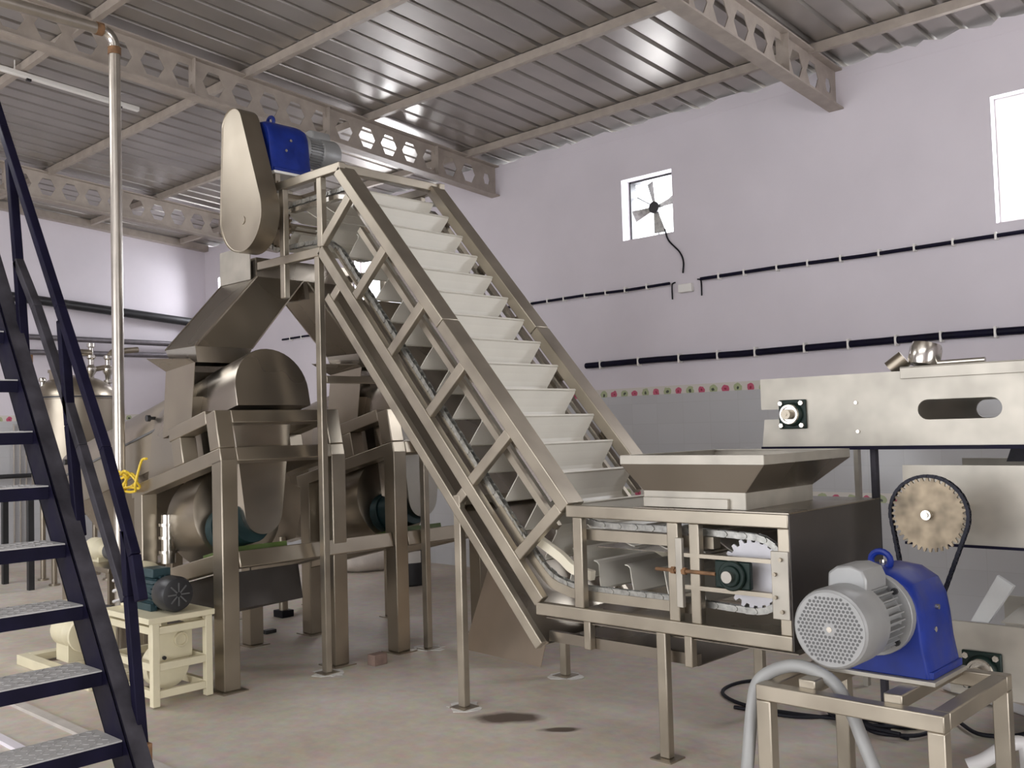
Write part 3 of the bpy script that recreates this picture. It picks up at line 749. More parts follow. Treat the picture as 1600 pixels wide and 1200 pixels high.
# collecting pan below the housing
pan = MB(); a = [Q(1.25, CY - .28, .2), Q(2.55, CY - .28, .2), Q(2.55, CY + .28, .2), Q(1.25, CY + .28, .2)]; b = [Q(1.9, CY - .10, -.34), Q(2.25, CY - .10, -.34), Q(2.25, CY + .1, -.34), Q(1.9, CY + .1, -.34)]
pan.rings([a, b]); pan.build('collecting_pan', 'sheet', pul)
for yy in (3.17, 4.03):
    mb = MB(); mb.box(-7.86, -7.76, yy, yy + .10, .006, 1.25); l = mb.build('leg', 'steel', pul, .005)
    MB().box(-7.9, -7.72, yy - .03, yy + .13, 0, .006).build('foot_plate', 'steel', l)
# inlet box with flared lip
mb = MB(); rs = [[Q(u, y, w) for u, y, w in ((.49, 3.335, .36), (.90, 3.335, .36), (.90, 3.83, .36), (.49, 3.83, .36))], [V((-6.04, 3.32, 2.10)), V((-6.44, 3.32, 2.06)), V((-6.44, 3.80, 2.06)), V((-6.04, 3.80, 2.10))]]
lo_, hi_ = rs
mb.sheet([lo_[0], lo_[1], hi_[1], hi_[0]], .004); mb.sheet([lo_[1], lo_[2], hi_[2], hi_[1]], .004); mb.sheet([lo_[2], lo_[3], hi_[3], hi_[2]], .004)
mb.sheet([lo_[3], lo_[0], lo_[0].lerp(hi_[0], .45), lo_[3].lerp(hi_[3], .45)], .004); mb.build('inlet_box', 'steel', pul)
mb = MB(); mb.sheet([hi_[1], hi_[2], V((-6.62, 3.86, 2.16)), V((-6.62, 3.27, 2.16))], .004); mb.sheet([hi_[0], hi_[1], V((-6.62, 3.27, 2.16)), V((-6.06, 3.295, 2.125))], .004); mb.build('inlet_lip', 'sheet', pul)
# U shaped discharge plate / channel
def ushape(x, k=1.0):
    pts = [(3.385, 1.73), (3.43, 1.42)]
    c, rr = (3.615, 1.085), .142
    for i in range(15):
        a = PI + .12 + (PI - .24) * i / 14; pts.append((c[0] + rr * math.cos(a), c[1] + rr * math.sin(a)))
    pts += [(3.80, 1.42), (3.845, 1.73)]
    return [V((x, 3.615 + (y - 3.615) * k, 1.1 + (z - 1.1) * (k if z < 1.1 else 1))) for y, z in pts]
mb = MB(); mb.rings([ushape(-5.70, .985), ushape(-5.71), ushape(-6.02, .97)]); mb.build('discharge_channel', 'bright', pul, 0, 40)
# lower finishing drum
mb = MB(); o = Q(.48, 3.72, -.235); ax = V((-CS, 0, -SS)); mb.lathe([(.30, .20), (.34, .22), (.345, .26), (.345, .58), (.335, .61), (.30, .62)], o, ax, 40); mb.build('lower_drum', 'steel', pul)
mb = MB(); mb.lathe([(.14, 0), (.14, .30)], Q(.26, 3.55, -.36), ax, 24); mb.lathe([(.155, .26), (.155, .34)], Q(.26, 3.55, -.36), ax, 24); mb.box(-6.0, -5.85, 3.49, 3.61, 1.13, 1.21); mb.build('motor', 'darkteal', pul, .004)
mb = MB(); qbox(mb, .24, .6, 3.36, 3.78, -.555, -.515); mb.build('motor_base', 'leaf', pul)
mb = MB(); qbox(mb, .50, 1.4, 3.36, 4.02, -.90, -.66); mb.build('juice_tray', 'shadesheet', pul)  # steel tray, darkened in colour for the shadow beneath the beams
mb = MB()
c = V((-6.56, 3.38, .72))
for z0, z1, rr in ((0, .07, .05), (.07, .09, .062), (.09, .17, .045), (.17, .19, .062), (.19, .26, .05), (.26, .28, .062), (.28, .34, .045)): mb.cyl(c + V((0, 0, z0)), c + V((0, 0, z1)), rr, n=18)
mb.build('outlet_pipe', 'bright', pul)
# second machine, a copy one bay over
p2 = dup(pul, (.035, 1.37, 0), 'inclined stainless drum machine on square legs, nearest the fan wall, behind conveyor')
for c_ in list(p2.children):
    if c_.name.startswith('juice_tray'): bpy.data.objects.remove(c_)
# trouser chute feeding both machines
ch = thing('discharge_chute', 'dark stainless trouser chute splitting below the conveyor head', 'chute', (-6.3, 4.35, 2.2))
mb = MB(); shell([ringbox(-6.70, -6.24, 3.93, 4.80, 2.76), ringbox(-6.70, -6.24, 3.93, 4.80, 2.90)], .004).build('neck', 'sheet', ch)
mb = MB(); mb.box(-6.70, -6.28, 3.90, 3.906, 2.74, 2.99); mb.build('apron_plate', 'mill', ch)
def leg_chute(yt0, yt1, yb0, yb1):
    t = ringbox(-6.70, -6.24, yt0, yt1, 2.76); b = ringbox(-6.46, -6.05, yb0, yb1, 2.21)
    s_ = shell([t, b], .004); return s_
def leg_lines(yt0, yt1, yb0, yb1):
    mb = MB(); t = ringbox(-6.70, -6.24, yt0, yt1, 2.76); b = ringbox(-6.46, -6.05, yb0, yb1, 2.21)
    for i in range(4): mb.bar(t[i], b[i], .012, .012)
    return mb
for (a, b, c, d) in ((3.93, 4.33, 3.33, 3.76), (4.37, 4.80, 4.70, 5.13)):
    l = leg_chute(a, b, c, d).build('chute_leg', 'sheet', ch)
    leg_lines(a, b, c, d).build('seam_weld', 'steel', l)
    shell([ringbox(-6.46, -6.05, c, d, 2.21), ringbox(-6.43, -6.08, c + .03, d - .03, 2.105)], .004).build('outlet_collar', 'bright', ch)
mb = MB(); mb.prism([(-6.24, 4.33, 2.76), (-6.24, 4.37, 2.76), (-6.20, 4.36, 2.62), (-6.20, 4.32, 2.62)], (-.4, 0, 0)); mb.build('saddle', 'sheet', ch)

# ------------------------------------------------------------------ storage tank behind the stairs
tk = thing('storage_tank', 'round stainless tank with domed lid behind the stair handrail', 'tank', (-11.5, 4.80, 0))
mb = MB(); mb.lathe([(.03, .72), (.12, .74), (.445, .98), (.455, 1.02), (.455, 2.07), (.47, 2.075), (.47, 2.105), (.455, 2.11)], (-11.5, 4.8, 0), (0, 0, 1), 48); mb.build('shell', 'steel', tk)
mb = MB(); mb.lathe([(.455, 0), (.44, .06), (.36, .15), (.24, .21), (.10, .245), (.001, .25)], (-11.5, 4.8, 2.105), (0, 0, 1), 48); mb.build('dome_lid', 'steel', tk)
mb = MB(); mb.lathe([(.472, 0), (.472, .018)], (-11.5, 4.8, 2.082), (0, 0, 1), 48); mb.build('gasket', 'black', tk)
for a in (.6, 2.2, 3.8, 5.3):
    c = V((-11.5 + .40 * math.cos(a), 4.8 + .40 * math.sin(a), 0)); mb = MB(); mb.cyl(c, c + V((0, 0, 1.05)), .03, n=12); mb.cyl(c, c + V((0, 0, .02)), .06, n=12); mb.build('leg', 'steel', tk)
mb = MB(); mb.lathe([(.10, 0), (.10, .09), (.115, .09), (.115, .12)], (-11.5, 4.62, 2.29), (0, 0, 1), 24); mb.build('manway', 'steel', tk)
mb = MB(); mb.lathe([(.022, 0), (.022, .07), (.04, .08), (.04, .10), (.028, .12)], (-11.48, 4.43, 2.20), (0, 0, 1), 16); mb.build('nozzle', 'bright', tk)
for yy, zt in ((4.98, 2.72), (5.18, 2.52)):
    mb = MB(); c = V((-11.47, yy, 2.2)); prof = [(.03, 0), (.03, .06), (.05, .07), (.05, .10), (.03, .11), (.035, .16), (.06, .20), (.06, .24), (.032, .28), (.032, .34), (.05, .36), (.05, .39), (.028, .40)]
    if zt > 2.6: prof += [(.028, .48), (.045, .49), (.045, .53), (.001, .54)]
    mb.lathe(prof, c, (0, 0, 1), 18); mb.build('valve', 'bright', tk)
mb = MB(); mb.tube([(-11.47, 4.98, 2.42), (-11.47, 5.18, 2.46)], .03, 12); mb.tube(smooth([(-11.47, 5.18, 2.56), (-11.47, 5.24, 2.64), (-11.47, 5.36, 2.655), (-11.47, 5.55, 2.68)], 5), .035, 12); mb.tube([(-11.47, 4.75, 2.62), (-11.47, 4.98, 2.62)], .04, 12); mb.build('pipework', 'steel', tk)
mb = MB(); c = V((-11.06, 4.62, 1.55)); mb.cyl(c, c + V((.05, -.03, 0)), .012, n=10); mb.cyl(c + V((.05, -.03, 0)), c + V((.07, -.045, 0)), .03, n=12); mb.build('sight_knob', 'black', tk)
st = thing('tank_stand', 'dark square-tube stand on the floor behind the stairs', 'stand', (-11.3, 4.2, 0))
for (xx, yy) in ((-11.16, 4.17), (-11.9, 4.17)):
    mb = MB(); mb.box(xx - .03, xx + .03, yy - .03, yy + .03, 0, 1.05); mb.build('leg', 'black', st)
mb = MB(); mb.box(-11.87, -11.19, 4.15, 4.19, .98, 1.03); mb.box(-11.87, -11.19, 4.15, 4.19, .33, .37); mb.build('cross_bar', 'black', st)
mb = MB(); mb.box(-11.18, -11.14, 3.1, 4.14, .33, .37); mb.box(-11.18, -11.14, 3.1, 4.14, .98, 1.03); mb.build('cross_bar', 'black', st)
mb = MB(); mb.box(-11.19, -11.13, 3.04, 3.10, 0, 1.05); mb.build('leg', 'black', st)

# ------------------------------------------------------------------ staircase
sc_ = thing('staircase', 'steep dark steel staircase with chequered treads at the left edge', 'stairs', (-4.0, 1.4, 0))
def strx(z): return -3.89 - (z - .40) * (.70 / .985)
YS = 1.80
tdir = V((-(.70 / .985), 0, 1)).normalized(); nd = V((-tdir.z, 0, tdir.x))      # nd points back/up
for ys, sgn in ((YS, 1), (.85, -1)):
    fx = lambda z: strx(z) - .0
    def pt(z, off): b = V((strx(z) + .035, ys, z)); return b + V((-1, 0, -(.70 / .985))).normalized() * off
    z0, z1 = -.0, 3.1
    def foot(off):
        p = pt(.2, off); t_ = (0.001 - p.z) / tdir.z; return p + tdir * t_
    a0, a1, b1, b0 = foot(0), pt(z1, 0), pt(z1, .16), foot(.16)
    mb = MB(); mb.prism([a0, a1, b1, b0], (0, .008 * sgn, 0)); mb.build('stringer_web', 'navy', sc_)
    for off, nm in ((0, 'f'), (.152, 'r')):
        q = [foot(off), pt(z1, off), pt(z1, off + .008), foot(off + .008)]
        mb = MB(); mb.prism(q, (0, .078 * sgn, 0)); mb.build('stringer_flange', 'primer', sc_)
for k in range(12):
    z = .15 + .25 * k
    x = strx(z)
    mb = MB(); mb.box(x - .235, x, .86, YS - .001, z - .006, z); t_ = mb.build('tread', 'tread', sc_)
    mb = MB(); mb.box(x - .008, x + .001, .86, YS - .001, z - .062, z - .007); mb.box(x - .235, x - .227, .86, YS - .001, z - .05, z - .007); mb.build('nosing', 'navy', t_)
    mb = MB(); rows = 6
    for i in range(rows):
        for j in range(24):
            cx_ = x - .215 + i * .038; cy_ = .885 + j * .038; a = .8 if (i + j) % 2 else -.8
            mb.bar((cx_ - .012 * math.cos(a), cy_ - .012 * math.sin(a), z + .0005), (cx_ + .012 * math.cos(a), cy_ + .012 * math.sin(a), z + .0005), .005, .002)
    mb.build('tread_pattern', 'tread', t_)
YH = 1.87
def hb(name, pts, wd=.042, m='navy'):
    mb = MB()
    for a, b in zip(pts, pts[1:]): mb.bar((a[0], YH + .012, a[1]), (b[0], YH + .012, b[1]), wd, wd, (0, 1, 0))
    return mb.build(name, m, sc_, .004)
hb('handrail', [(-6.0, 4.16), (-5.37, 3.24), (-4.66, 2.22), (-4.20, 1.56), (-3.94, 1.12), (-3.882, .94)])
hb('mid_rail', [(-5.17, 2.51), (-4.94, 2.25), (-4.60, 1.80), (-4.44, 1.57), (-4.01, .93)], m='primer')
hb('baluster', [(-4.01, 1.22), (-3.985, .95), (-3.89, .33)])
hb('baluster', [(-4.64, 2.16), (-4.56, 1.67), (-4.46, 1.17)])
hb('baluster', [(-5.27, 3.05), (-5.17, 2.51), (-5.09, 2.0)])
MB().box(-3.93, -3.85, YH - .02, YH + .035, .30, .37).build('weld_bracket', 'rust', sc_); MB().box(-5.15, -5.05, YH - .015, YH + .035, 1.96, 2.03).build('weld_bracket', 'rust', sc_)

# ------------------------------------------------------------------ cream pump sets beside the stairs
pf = thing('pump_stand', 'cream painted square frame stand in front of the first drum machine leg', 'pump stand', (-5.9, 2.98, 0))
fx0, fx1, fy0, fy1 = -6.22, -5.60, 2.78, 3.17
for xx in (fx0, fx1 - .045):
    for yy in (fy0, fy1 - .045):
        mb = MB(); mb.box(xx, xx + .045, yy, yy + .045, .01, .50); mb.build('post', 'cream', pf, .003)
        MB().box(xx - .01, xx + .055, yy - .01, yy + .055, 0, .01)
for z0 in (.055, .215, .43):
    for xx in (fx0 + .005, fx1 - .04):
        mb = MB(); mb.box(xx, xx + .035, fy0 + .045, fy1 - .045, z0, z0 + .045); mb.build('rail', 'cream', pf, .003)
    for yy in (fy0 + .005, fy1 - .04):
        mb = MB(); mb.box(fx0 + .045, fx1 - .045, yy, yy + .035, z0, z0 + .045); mb.build('rail', 'cream', pf, .003)
mb = MB(); mb.box(fx0 - .01, fx1 + .012, fy0 - .03, fy1 + .012, .50, .535); mb.build('top_plate', 'cream', pf, .004)
mb = MB(); mb.box(fx1 - .16, fx1 - .14, fy0 + .05, fy1 - .06, .24, .44)
mb.lathe([(.045, 0), (.045, .022), (.034, .022), (.034, .008)], (fx1 - .14, 3.03, .355), (1, 0, 0), 28); mb.build('gear_cover', 'cream', pf, .003)
mb = MB(); mb.lathe([(.14, 0), (.14, .08)], (fx1 - .26, 2.97, .20), (1, 0, 0), 32); mb.build('pulley_guard', 'cream', pf)
mb = MB(); mb.cyl((fx1 - .138, 2.92, .26), (fx1 - .126, 2.92, .26), .012, n=10); mb.build('plug', 'black', pf)
pm = thing('electric_motor', 'teal electric motor with black fan cowl on the cream frame', 'motor', (-5.8, 2.98, .536))
mb = MB(); mb.cyl((-6.02, 2.97, .645), (-5.78, 2.97, .645), .092, n=28)
for k in range(20):
    a = k * 2 * PI / 20; d = V((0, math.cos(a), math.sin(a))); mb.bar(V((-6.0, 2.97, .645)) + d * .095, V((-5.80, 2.97, .645)) + d * .095, .006, .02, d)
mb.build('body', 'teal', pm)
mb = MB(); mb.lathe([(.10, 0), (.108, .03), (.108, .12), (.098, .145), (.075, .15)], (-5.79, 2.97, .645), (1, 0, 0), 32); cw = mb.build('fan_cowl', 'black', pm)
mb = MB()
for k in range(8):
    a = k * PI / 4; d = V((0, math.cos(a), math.sin(a))); mb.bar(V((-5.638, 2.97, .645)) + d * .015, V((-5.638, 2.97, .645)) + d * .07, .008, .006, (1, 0, 0))
mb.build('grille', 'dkmotor', cw)
mb = MB(); mb.box(-5.99, -5.83, 2.90, 3.02, .735, .79); mb.build('terminal_box', 'teal', pm, .006)
mb = MB(); mb.box(-6.0, -5.82, 2.88, 2.92, .536, .58); mb.box(-6.0, -5.82, 3.02, 3.06, .536, .58); mb.build('foot', 'teal', pm)
gb = thing('gear_unit', 'rounded cream gear casing behind the teal motor', 'gearbox', (-6.2, 2.98, .536))
mb = MB(); mb.lathe([(.05, 0), (.13, .02), (.145, .06), (.145, .15), (.12, .18)], (-6.23, 2.97, .67), (1, 0, 0), 30); mb.box(-6.21, -6.07, 2.87, 3.07, .536, .60); mb.build('casing', 'cream', gb, .004)
mb = MB(); mb.cyl((-6.06, 2.97, .66), (-6.03, 2.97, .66), .10, n=24); mb.build('adaptor_ring', 'rust', gb)
pp = thing('pump_unit', 'cream painted pump body on floor skid behind the stair stringer', 'pump', (-6.9, 2.9, 0))
mb = MB(); mb.box(-7.55, -6.35, 2.72, 2.80, 0, .07); mb.box(-7.55, -6.35, 3.02, 3.10, 0, .07); mb.box(-7.55, -7.45, 2.80, 3.02, .02, .07); mb.box(-6.45, -6.36, 2.80, 3.02, .02, .07); mb.build('skid', 'cream', pp, .004)
mb = MB(); mb.lathe([(.05, 0), (.10, .02), (.11, .05), (.11, .24), (.08, .28), (.08, .34), (.12, .35), (.12, .38)], (-7.2, 2.91, .27), (1, 0, 0), 28); mb.box(-7.15, -6.95, 2.84, 2.98, .07, .2); mb.build('pump_body', 'cream', pp, .004)
mb = MB(); mb.lathe([(.06, 0), (.06, .16), (.075, .17), (.075, .21), (.06, .22)], (-6.80, 2.91, .27), (1, 0, 0), 20); mb.build('coupling', 'sprocket', pp)
mb = MB(); mb.tube(smooth([(-6.85, 2.91, .36), (-6.80, 2.92, .42), (-6.66, 2.95, .45), (-6.50, 2.95, .46)], 5), .035, 12); mb.build('suction_bend', 'black', pp)
mb = MB(); mb.cyl((-7.05, 2.91, .37), (-7.05, 2.91, .46), .04, n=16); mb.cyl((-7.05, 2.91, .46), (-7.05, 2.91, .48), .075, n=20); mb.build('flange', 'cream', pp)
# second cream casing on steel shelf, further back
sf = thing('steel_shelf', 'low steel shelf frame behind the vertical pipe', 'shelf', (-8.3, 3.9, 0))
mb = MB(); mb.box(-9.0, -8.0, 3.6, 4.1, .50, .54); mb.build('top', 'steel', sf, .004)
for xx in (-8.97, -8.07):
    for yy in (3.62, 4.04):
        mb = MB(); mb.box(xx, xx + .04, yy, yy + .04, 0, .5); mb.build('leg', 'steel', sf)
r = thing('pump_unit', 'small cream pump lying on the low steel shelf behind the pipe', 'pump', (-8.5, 3.8, .54))
mb = MB(); mb.lathe([(.05, 0), (.10, .03), (.10, .2), (.06, .25), (.06, .35)], (-8.75, 3.8, .64), (1, 0, 0), 24); mb.box(-8.7, -8.5, 3.74, 3.86, .54, .58); mb.build('pump_body', 'cream', r)
mb = MB(); mb.cyl((-8.40, 3.8, .64), (-8.18, 3.8, .64), .075, n=20); mb.build('motor', 'dkmotor', r)
# yellow cable bundle on the first machine
mb = MB(); rg = random.Random(5); pts = []
for k in range(34):
    a = k * .75; pts.append((-6.82 + .12 * math.cos(a) + rg.uniform(-.03, .03) + (k / 34 - .5) * .22, 3.19 + rg.uniform(-.02, .02) - .03 * math.sin(k), 1.30 + .055 * math.sin(a) + rg.uniform(-.025, .025)))
pts = [(-7.08, 3.24, 1.20)] + pts + [(-6.60, 3.21, 1.44), (-6.52, 3.21, 1.46)]
mb.tube(smooth(pts, 4), .009, 7); tag(mb.build('yellow_cable', 'yellow', loc=(-6.82, 3.2, 1.3)), 'loose bundle of yellow cable tied where pipe meets drum machine', 'cable')

# ------------------------------------------------------------------ belt machine at the right
bp = thing('belt_press', 'pale steel machine with long slotted side plates at the right edge', 'machine', (-1.5, 5.4, 0))
def plate_with_slot(y0, y1, x0, x1, z0, z1, sx0, sx1, sz, sr, notch):
    mb = MB(); n = 10
    left = [(sx0 - sr * math.cos(a), sz + sr * math.sin(a)) for a in [PI / 2 - k * PI / n for k in range(n + 1)]]     # top to bottom on the left
    right = [(sx1 + sr * math.cos(a), sz + sr * math.sin(a)) for a in [PI / 2 - k * PI / n for k in range(n + 1)]]
    h = n // 2
    upper = [(x0, sz)] + [left[h]] + left[h - 1::-1] + right[:h + 1] + [(x1, sz), (x1, z1), (x0, z1)]
    lower = [(x0, sz)] + left[h:] + right[:h - 1:-1] + [(x1, sz), (x1, z0), (x0, z0)]
    for poly in (upper, lower): xz(mb, poly, y0, y1)
    return mb
mb = plate_with_slot(4.95, 4.958, -2.56, 1.2, 1.455, 1.83, -1.845, -1.55, 1.632, .05, 0)
xz(mb, [(-2.76, 1.455), (-2.56, 1.455), (-2.56, 1.605), (-2.742, 1.605)], 4.95, 4.958); xz(mb, [(-2.76, 1.66), (-2.56, 1.66), (-2.56, 1.83), (-2.76, 1.83)], 4.95, 4.958)
mb.build('upper_side_plate', 'mill', bp)
mb = plate_with_slot(5.80, 5.808, -2.76, 1.2, 1.455, 1.83, -1.845, -1.55, 1.632, .05, 0); mb.build('upper_side_plate', 'mill', bp)
mb = MB(); mb.box(-2.76, 1.2, 4.935, 4.95, 1.436, 1.455); mb.build('bottom_flange', 'navy', bp)
mb = MB(); mb.box(-1.97, 1.2, 4.935, 4.95, 1.79, 1.845); mb.box(-1.97, 1.2, 4.935, 5.15, 1.845, 1.85); mb.build('top_flange', 'mill', bp, .002)
mb = MB(); mb.box(-2.3, 1.2, 4.96, 5.80, 1.46, 1.465); mb.box(-2.3, 1.2, 5.2, 5.80, 1.80, 1.805); mb.build('inner_pan', 'black', bp)
MB().cyl((-2.56, 4.96, 1.63), (-2.56, 5.8, 1.63), .09, n=24).build('roller', 'steel', bp)
def bearing(cx, cz, y, s_, parent):
    mb = MB(); mb.box(cx - s_ / 2, cx + s_ / 2, y - .02, y, cz - s_ / 2, cz + s_ / 2); mb.lathe([(s_ * .42, 0), (s_ * .40, .02), (s_ * .36, .03)], (cx, y - .02, cz), (0, -1, 0), 28)
    b = mb.build('flange_bearing', 'green', parent, .006)
    mb = MB(); mb.lathe([(s_ * .35, 0), (s_ * .33, .012), (s_ * .26, .012), (s_ * .25, .004)], (cx, y - .05, cz), (0, -1, 0), 28); mb.build('bearing_ring', 'bright', b)
    mb = MB(); mb.cyl((cx, y - .03, cz), (cx, y - .095, cz), s_ * .17, n=20); mb.cyl((cx, y - .095, cz), (cx, y - .098, cz), s_ * .06, n=10); mb.build('shaft_end', 'steel', b)
    mb = MB()
    for a in (-1, 1):
        for c in (-1, 1): q = V((cx + a * s_ * .38, y - .02, cz + c * s_ * .38)); mb.cyl(q, q + V((0, -.018, 0)), s_ * .085, n=6)
    mb.build('bolt', 'bright', b)
bearing(-2.565, 1.63, 4.95, .158, bp)
mb = MB()
for (xx, zz) in ((-2.21, 1.68), (-2.205, 1.53)): mb.cyl((xx, 4.95, zz), (xx, 4.94, zz), .009, n=10)
mb.build('bolt', 'bright', bp)
for xx, yy, m_ in ((-2.14, 4.962, 'primer'), (-2.58, 5.74, 'mill'), (.6, 4.962, 'primer'), (.6, 5.74, 'mill')):
    mb = MB(); mb.box(xx - .014, xx + .014, yy, yy + .04, 0, 1.455); mb.build('leg', m_, bp)
mb = MB(); mb.box(-1.985, 1.2, 4.95, 4.958, .975, 1.357); mb.build('middle_side_plate', 'mill', bp)
mb = MB(); mb.box(-1.985, 1.2, 4.94, 4.95, .963, .976); mb.build('bottom_flange', 'navy', bp)
mb = MB(); mb.box(-1.985, 1.2, 5.80, 5.808, .975, 1.357); mb.build('middle_side_plate', 'mill', bp)
mb = MB(); mb.prism([(-1.60, 5.3, 1.36), (1.2, 5.3, 1.36), (1.2, 5.3, 1.43), (-1.575, 5.3, 1.43)], (0, .3, 0)); mb.build('belt_deck', 'primer', bp)
mb = MB(); mb.box(-1.80, 1.2, 4.95, 4.958, .26, .605); mb.build('lower_side_plate', 'mill', bp)
mb = MB(); mb.box(-1.80, 1.2, 5.80, 5.808, .26, .605); mb.build('lower_side_plate', 'mill', bp)
mb = MB(); mb.box(-1.78, 1.2, 4.96, 5.80, .27, .275); mb.build('inner_pan', 'black', bp)
bearing(-1.645, .385, 4.95, .18, bp)
# large sprocket, shaft and chain to the gear motor
def gear(name, c, rad, teeth, y0, y1, m, parent, depth=.018):
    mb = MB(); pts = []
    for k in range(teeth):
        for da, rr in ((-.34, rad - depth), (-.14, rad), (.14, rad), (.34, rad - depth)):
            a = 2 * PI * (k + da) / teeth; pts.append((c[0] + rr * math.cos(a), y0, c[1] + rr * math.sin(a)))
    mb.prism(pts, (0, y1 - y0, 0)); return mb.build(name, m, parent)
SC = (-1.695, 1.158)
sp = gear('drive_sprocket', SC, .168, 40, 4.494, 4.506, 'sprocket', bp)
mb = MB(); mb.cyl((SC[0], 4.46, SC[1]), (SC[0], 4.494, SC[1]), .022, n=16); mb.cyl((SC[0], 4.452, SC[1]), (SC[0], 4.46, SC[1]), .012, n=12); mb.build('hub', 'bright', sp)
MB().cyl((SC[0], 4.506, SC[1]), (SC[0], 5.80, SC[1]), .025, n=16).build('shaft', 'steel', bp)
SC2 = (-1.735, .80); R2 = .075
g2 = gear('output_sprocket', SC2, R2, 20, 4.494, 4.506, 'sprocket', gm1, .012)
MB().cyl((SC2[0], 4.18, SC2[1]), (SC2[0], 4.53, SC2[1]), .022, n=16).build('output_shaft', 'steel', gm1)
# roller chain round both sprockets
R1c = .172; d = V((SC2[0] - SC[0], SC2[1] - SC[1])); L = d.length; ph = math.atan2(d.y, d.x); al = math.acos((R1c - R2 - .004) / L)
cp = [V((SC[0] + R1c * math.cos(a), 4.5, SC[1] + R1c * math.sin(a))) for a in [ph + al + (2 * PI - 2 * al) * k / 40 for k in range(41)]]
cp += [V((SC2[0] + (R2 + .004) * math.cos(a), 4.5, SC2[1] + (R2 + .004) * math.sin(a))) for a in [ph - al + 2 * al * k / 20 for k in range(21)]]
cu = [0]
for i in range(len(cp)): cu.append(cu[-1] + (cp[(i + 1) % len(cp)] - cp[i]).length)
mb = MB(); nl = int(cu[-1] / .019)
for k in range(nl):
    dd = k * cu[-1] / nl
    i = max(j for j in range(len(cp)) if cu[j] <= dd + 1e-9); a, b = cp[i], cp[(i + 1) % len(cp)]; f = (dd - cu[i]) / max(1e-9, cu[i + 1] - cu[i]); c = a.lerp(b, f); t = (b - a).normalized(); m_ = V((-t.z, 0, t.x))
    wv = .010 if k % 2 else .013
    for sg in (-1, 1): mb.prism([c + V((0, sg * wv - .0015, 0)) + t * p_ + m_ * q_ for p_, q_ in ((-.012, -.007), (.012, -.007), (.012, .007), (-.012, .007))], (0, .003, 0))
    e = c - t * .0095; mb.cyl(e - V((0, .012, 0)), e + V((0, .012, 0)), .0065, n=6)
tag(mb.build('drive_chain', 'blackchain', loc=(SC[0], 4.5, 1)), 'black roller chain looped from the brown sprocket to the blue gearbox', 'chain')
# polished fitting on top of the machine
r = thing('pressure_cylinder', 'small polished fitting on top of the pale slotted machine', 'fitting', (-1.95, 5.0, 1.85))
mb = MB(); mb.lathe([(.02, 0), (.07, .004), (.078, .03), (.078, .09), (.07, .115), (.02, .12)], (-1.90, 5.06, 1.853), (.15, .2, 1), 28); mb.build('dome', 'bright', r)
mb = MB(); mb.cyl((-2.06, 5.04, 1.845), (-1.99, 5.06, 1.90), .045, n=16); mb.build('elbow', 'steel', r)
mb = MB(); mb.cyl((-1.84, 5.06, 1.864), (-1.60, 5.06, 1.866), .014, n=14); mb.build('rod', 'bright', r)
# loose plates and blue sheet lying on the lower plate
mb = MB(); mb.prism([(-1.70, 4.98, .607), (-1.62, 4.98, .607), (-1.50, 4.98, .79), (-1.57, 4.98, .835)], (.004, .02, 0)); tag(mb.build('plastic_strip', 'clear', loc=(-1.65, 4.98, .607)), 'pale frosted strip leaning up on the lower machine plate', 'strip')
mb = MB(); mb.prism([(-1.56, 4.97, .615), (-.7, 4.97, .61), (-.7, 5.3, .70), (-1.50, 5.3, .70)], (0, 0, .006)); mb.prism([(-1.52, 5.2, .62), (-.7, 5.2, .62), (-.7, 5.5, .80), (-1.48, 5.5, .80)], (0, 0, .005)); tag(mb.build('steel_offcut', 'mill', loc=(-1.2, 5.2, .62)), 'loose bent steel sheet resting on the lower plate at right edge', 'sheet metal')
mb = MB(); mb.prism([(-1.49, 5.45, .815), (-.7, 5.40, .80), (-.7, 5.75, .87), (-1.40, 5.75, .86)], (0, 0, .03)); tag(mb.build('blue_sheet', 'bluepoly', loc=(-1.1, 5.6, .81)), 'folded bright blue plastic sheet at the right edge', 'plastic sheet')

# ------------------------------------------------------------------ hoses, cables, odds and ends on the floor
mb = MB(); mb.tube(smooth([(-2.12, 3.53, .028), (-2.105, 3.56, .25), (-2.095, 3.59, .44), (-2.075, 3.62, .545), (-1.99, 3.67, .60), (-1.90, 3.69, .605), (-1.80, 3.70, .565), (-1.73, 3.69, .48), (-1.665, 3.67, .35), (-1.58, 3.64, .20), (-1.48, 3.60, .09), (-1.34, 3.54, .035), (-1.0, 3.45, .028)], 6), .026, 14)
tag(mb.build('grey_hose', 'greyhose', loc=(-2.1, 3.6, .03)), 'grey hose draped over the low motor table', 'hose')
mb = MB(); mb.tube(smooth([(-1.62, 4.62, .03), (-1.56, 4.65, .06), (-1.47, 4.72, .13), (-1.42, 4.75, .13), (-1.40, 4.72, .07), (-1.37, 4.62, .03)], 6), .032, 14)
tag(mb.build('white_hose', 'pvc', loc=(-1.5, 4.65, .03)), 'white hose bent in a peak on the floor behind the table leg', 'hose')
rg = random.Random(11)
def cable(pts, rad=.0105): 
    m_ = MB(); m_.tube(smooth(pts, 6), rad, 7); return m_.build('black_cable', 'rubber', loc=(pts[0][0], pts[0][1], .008))
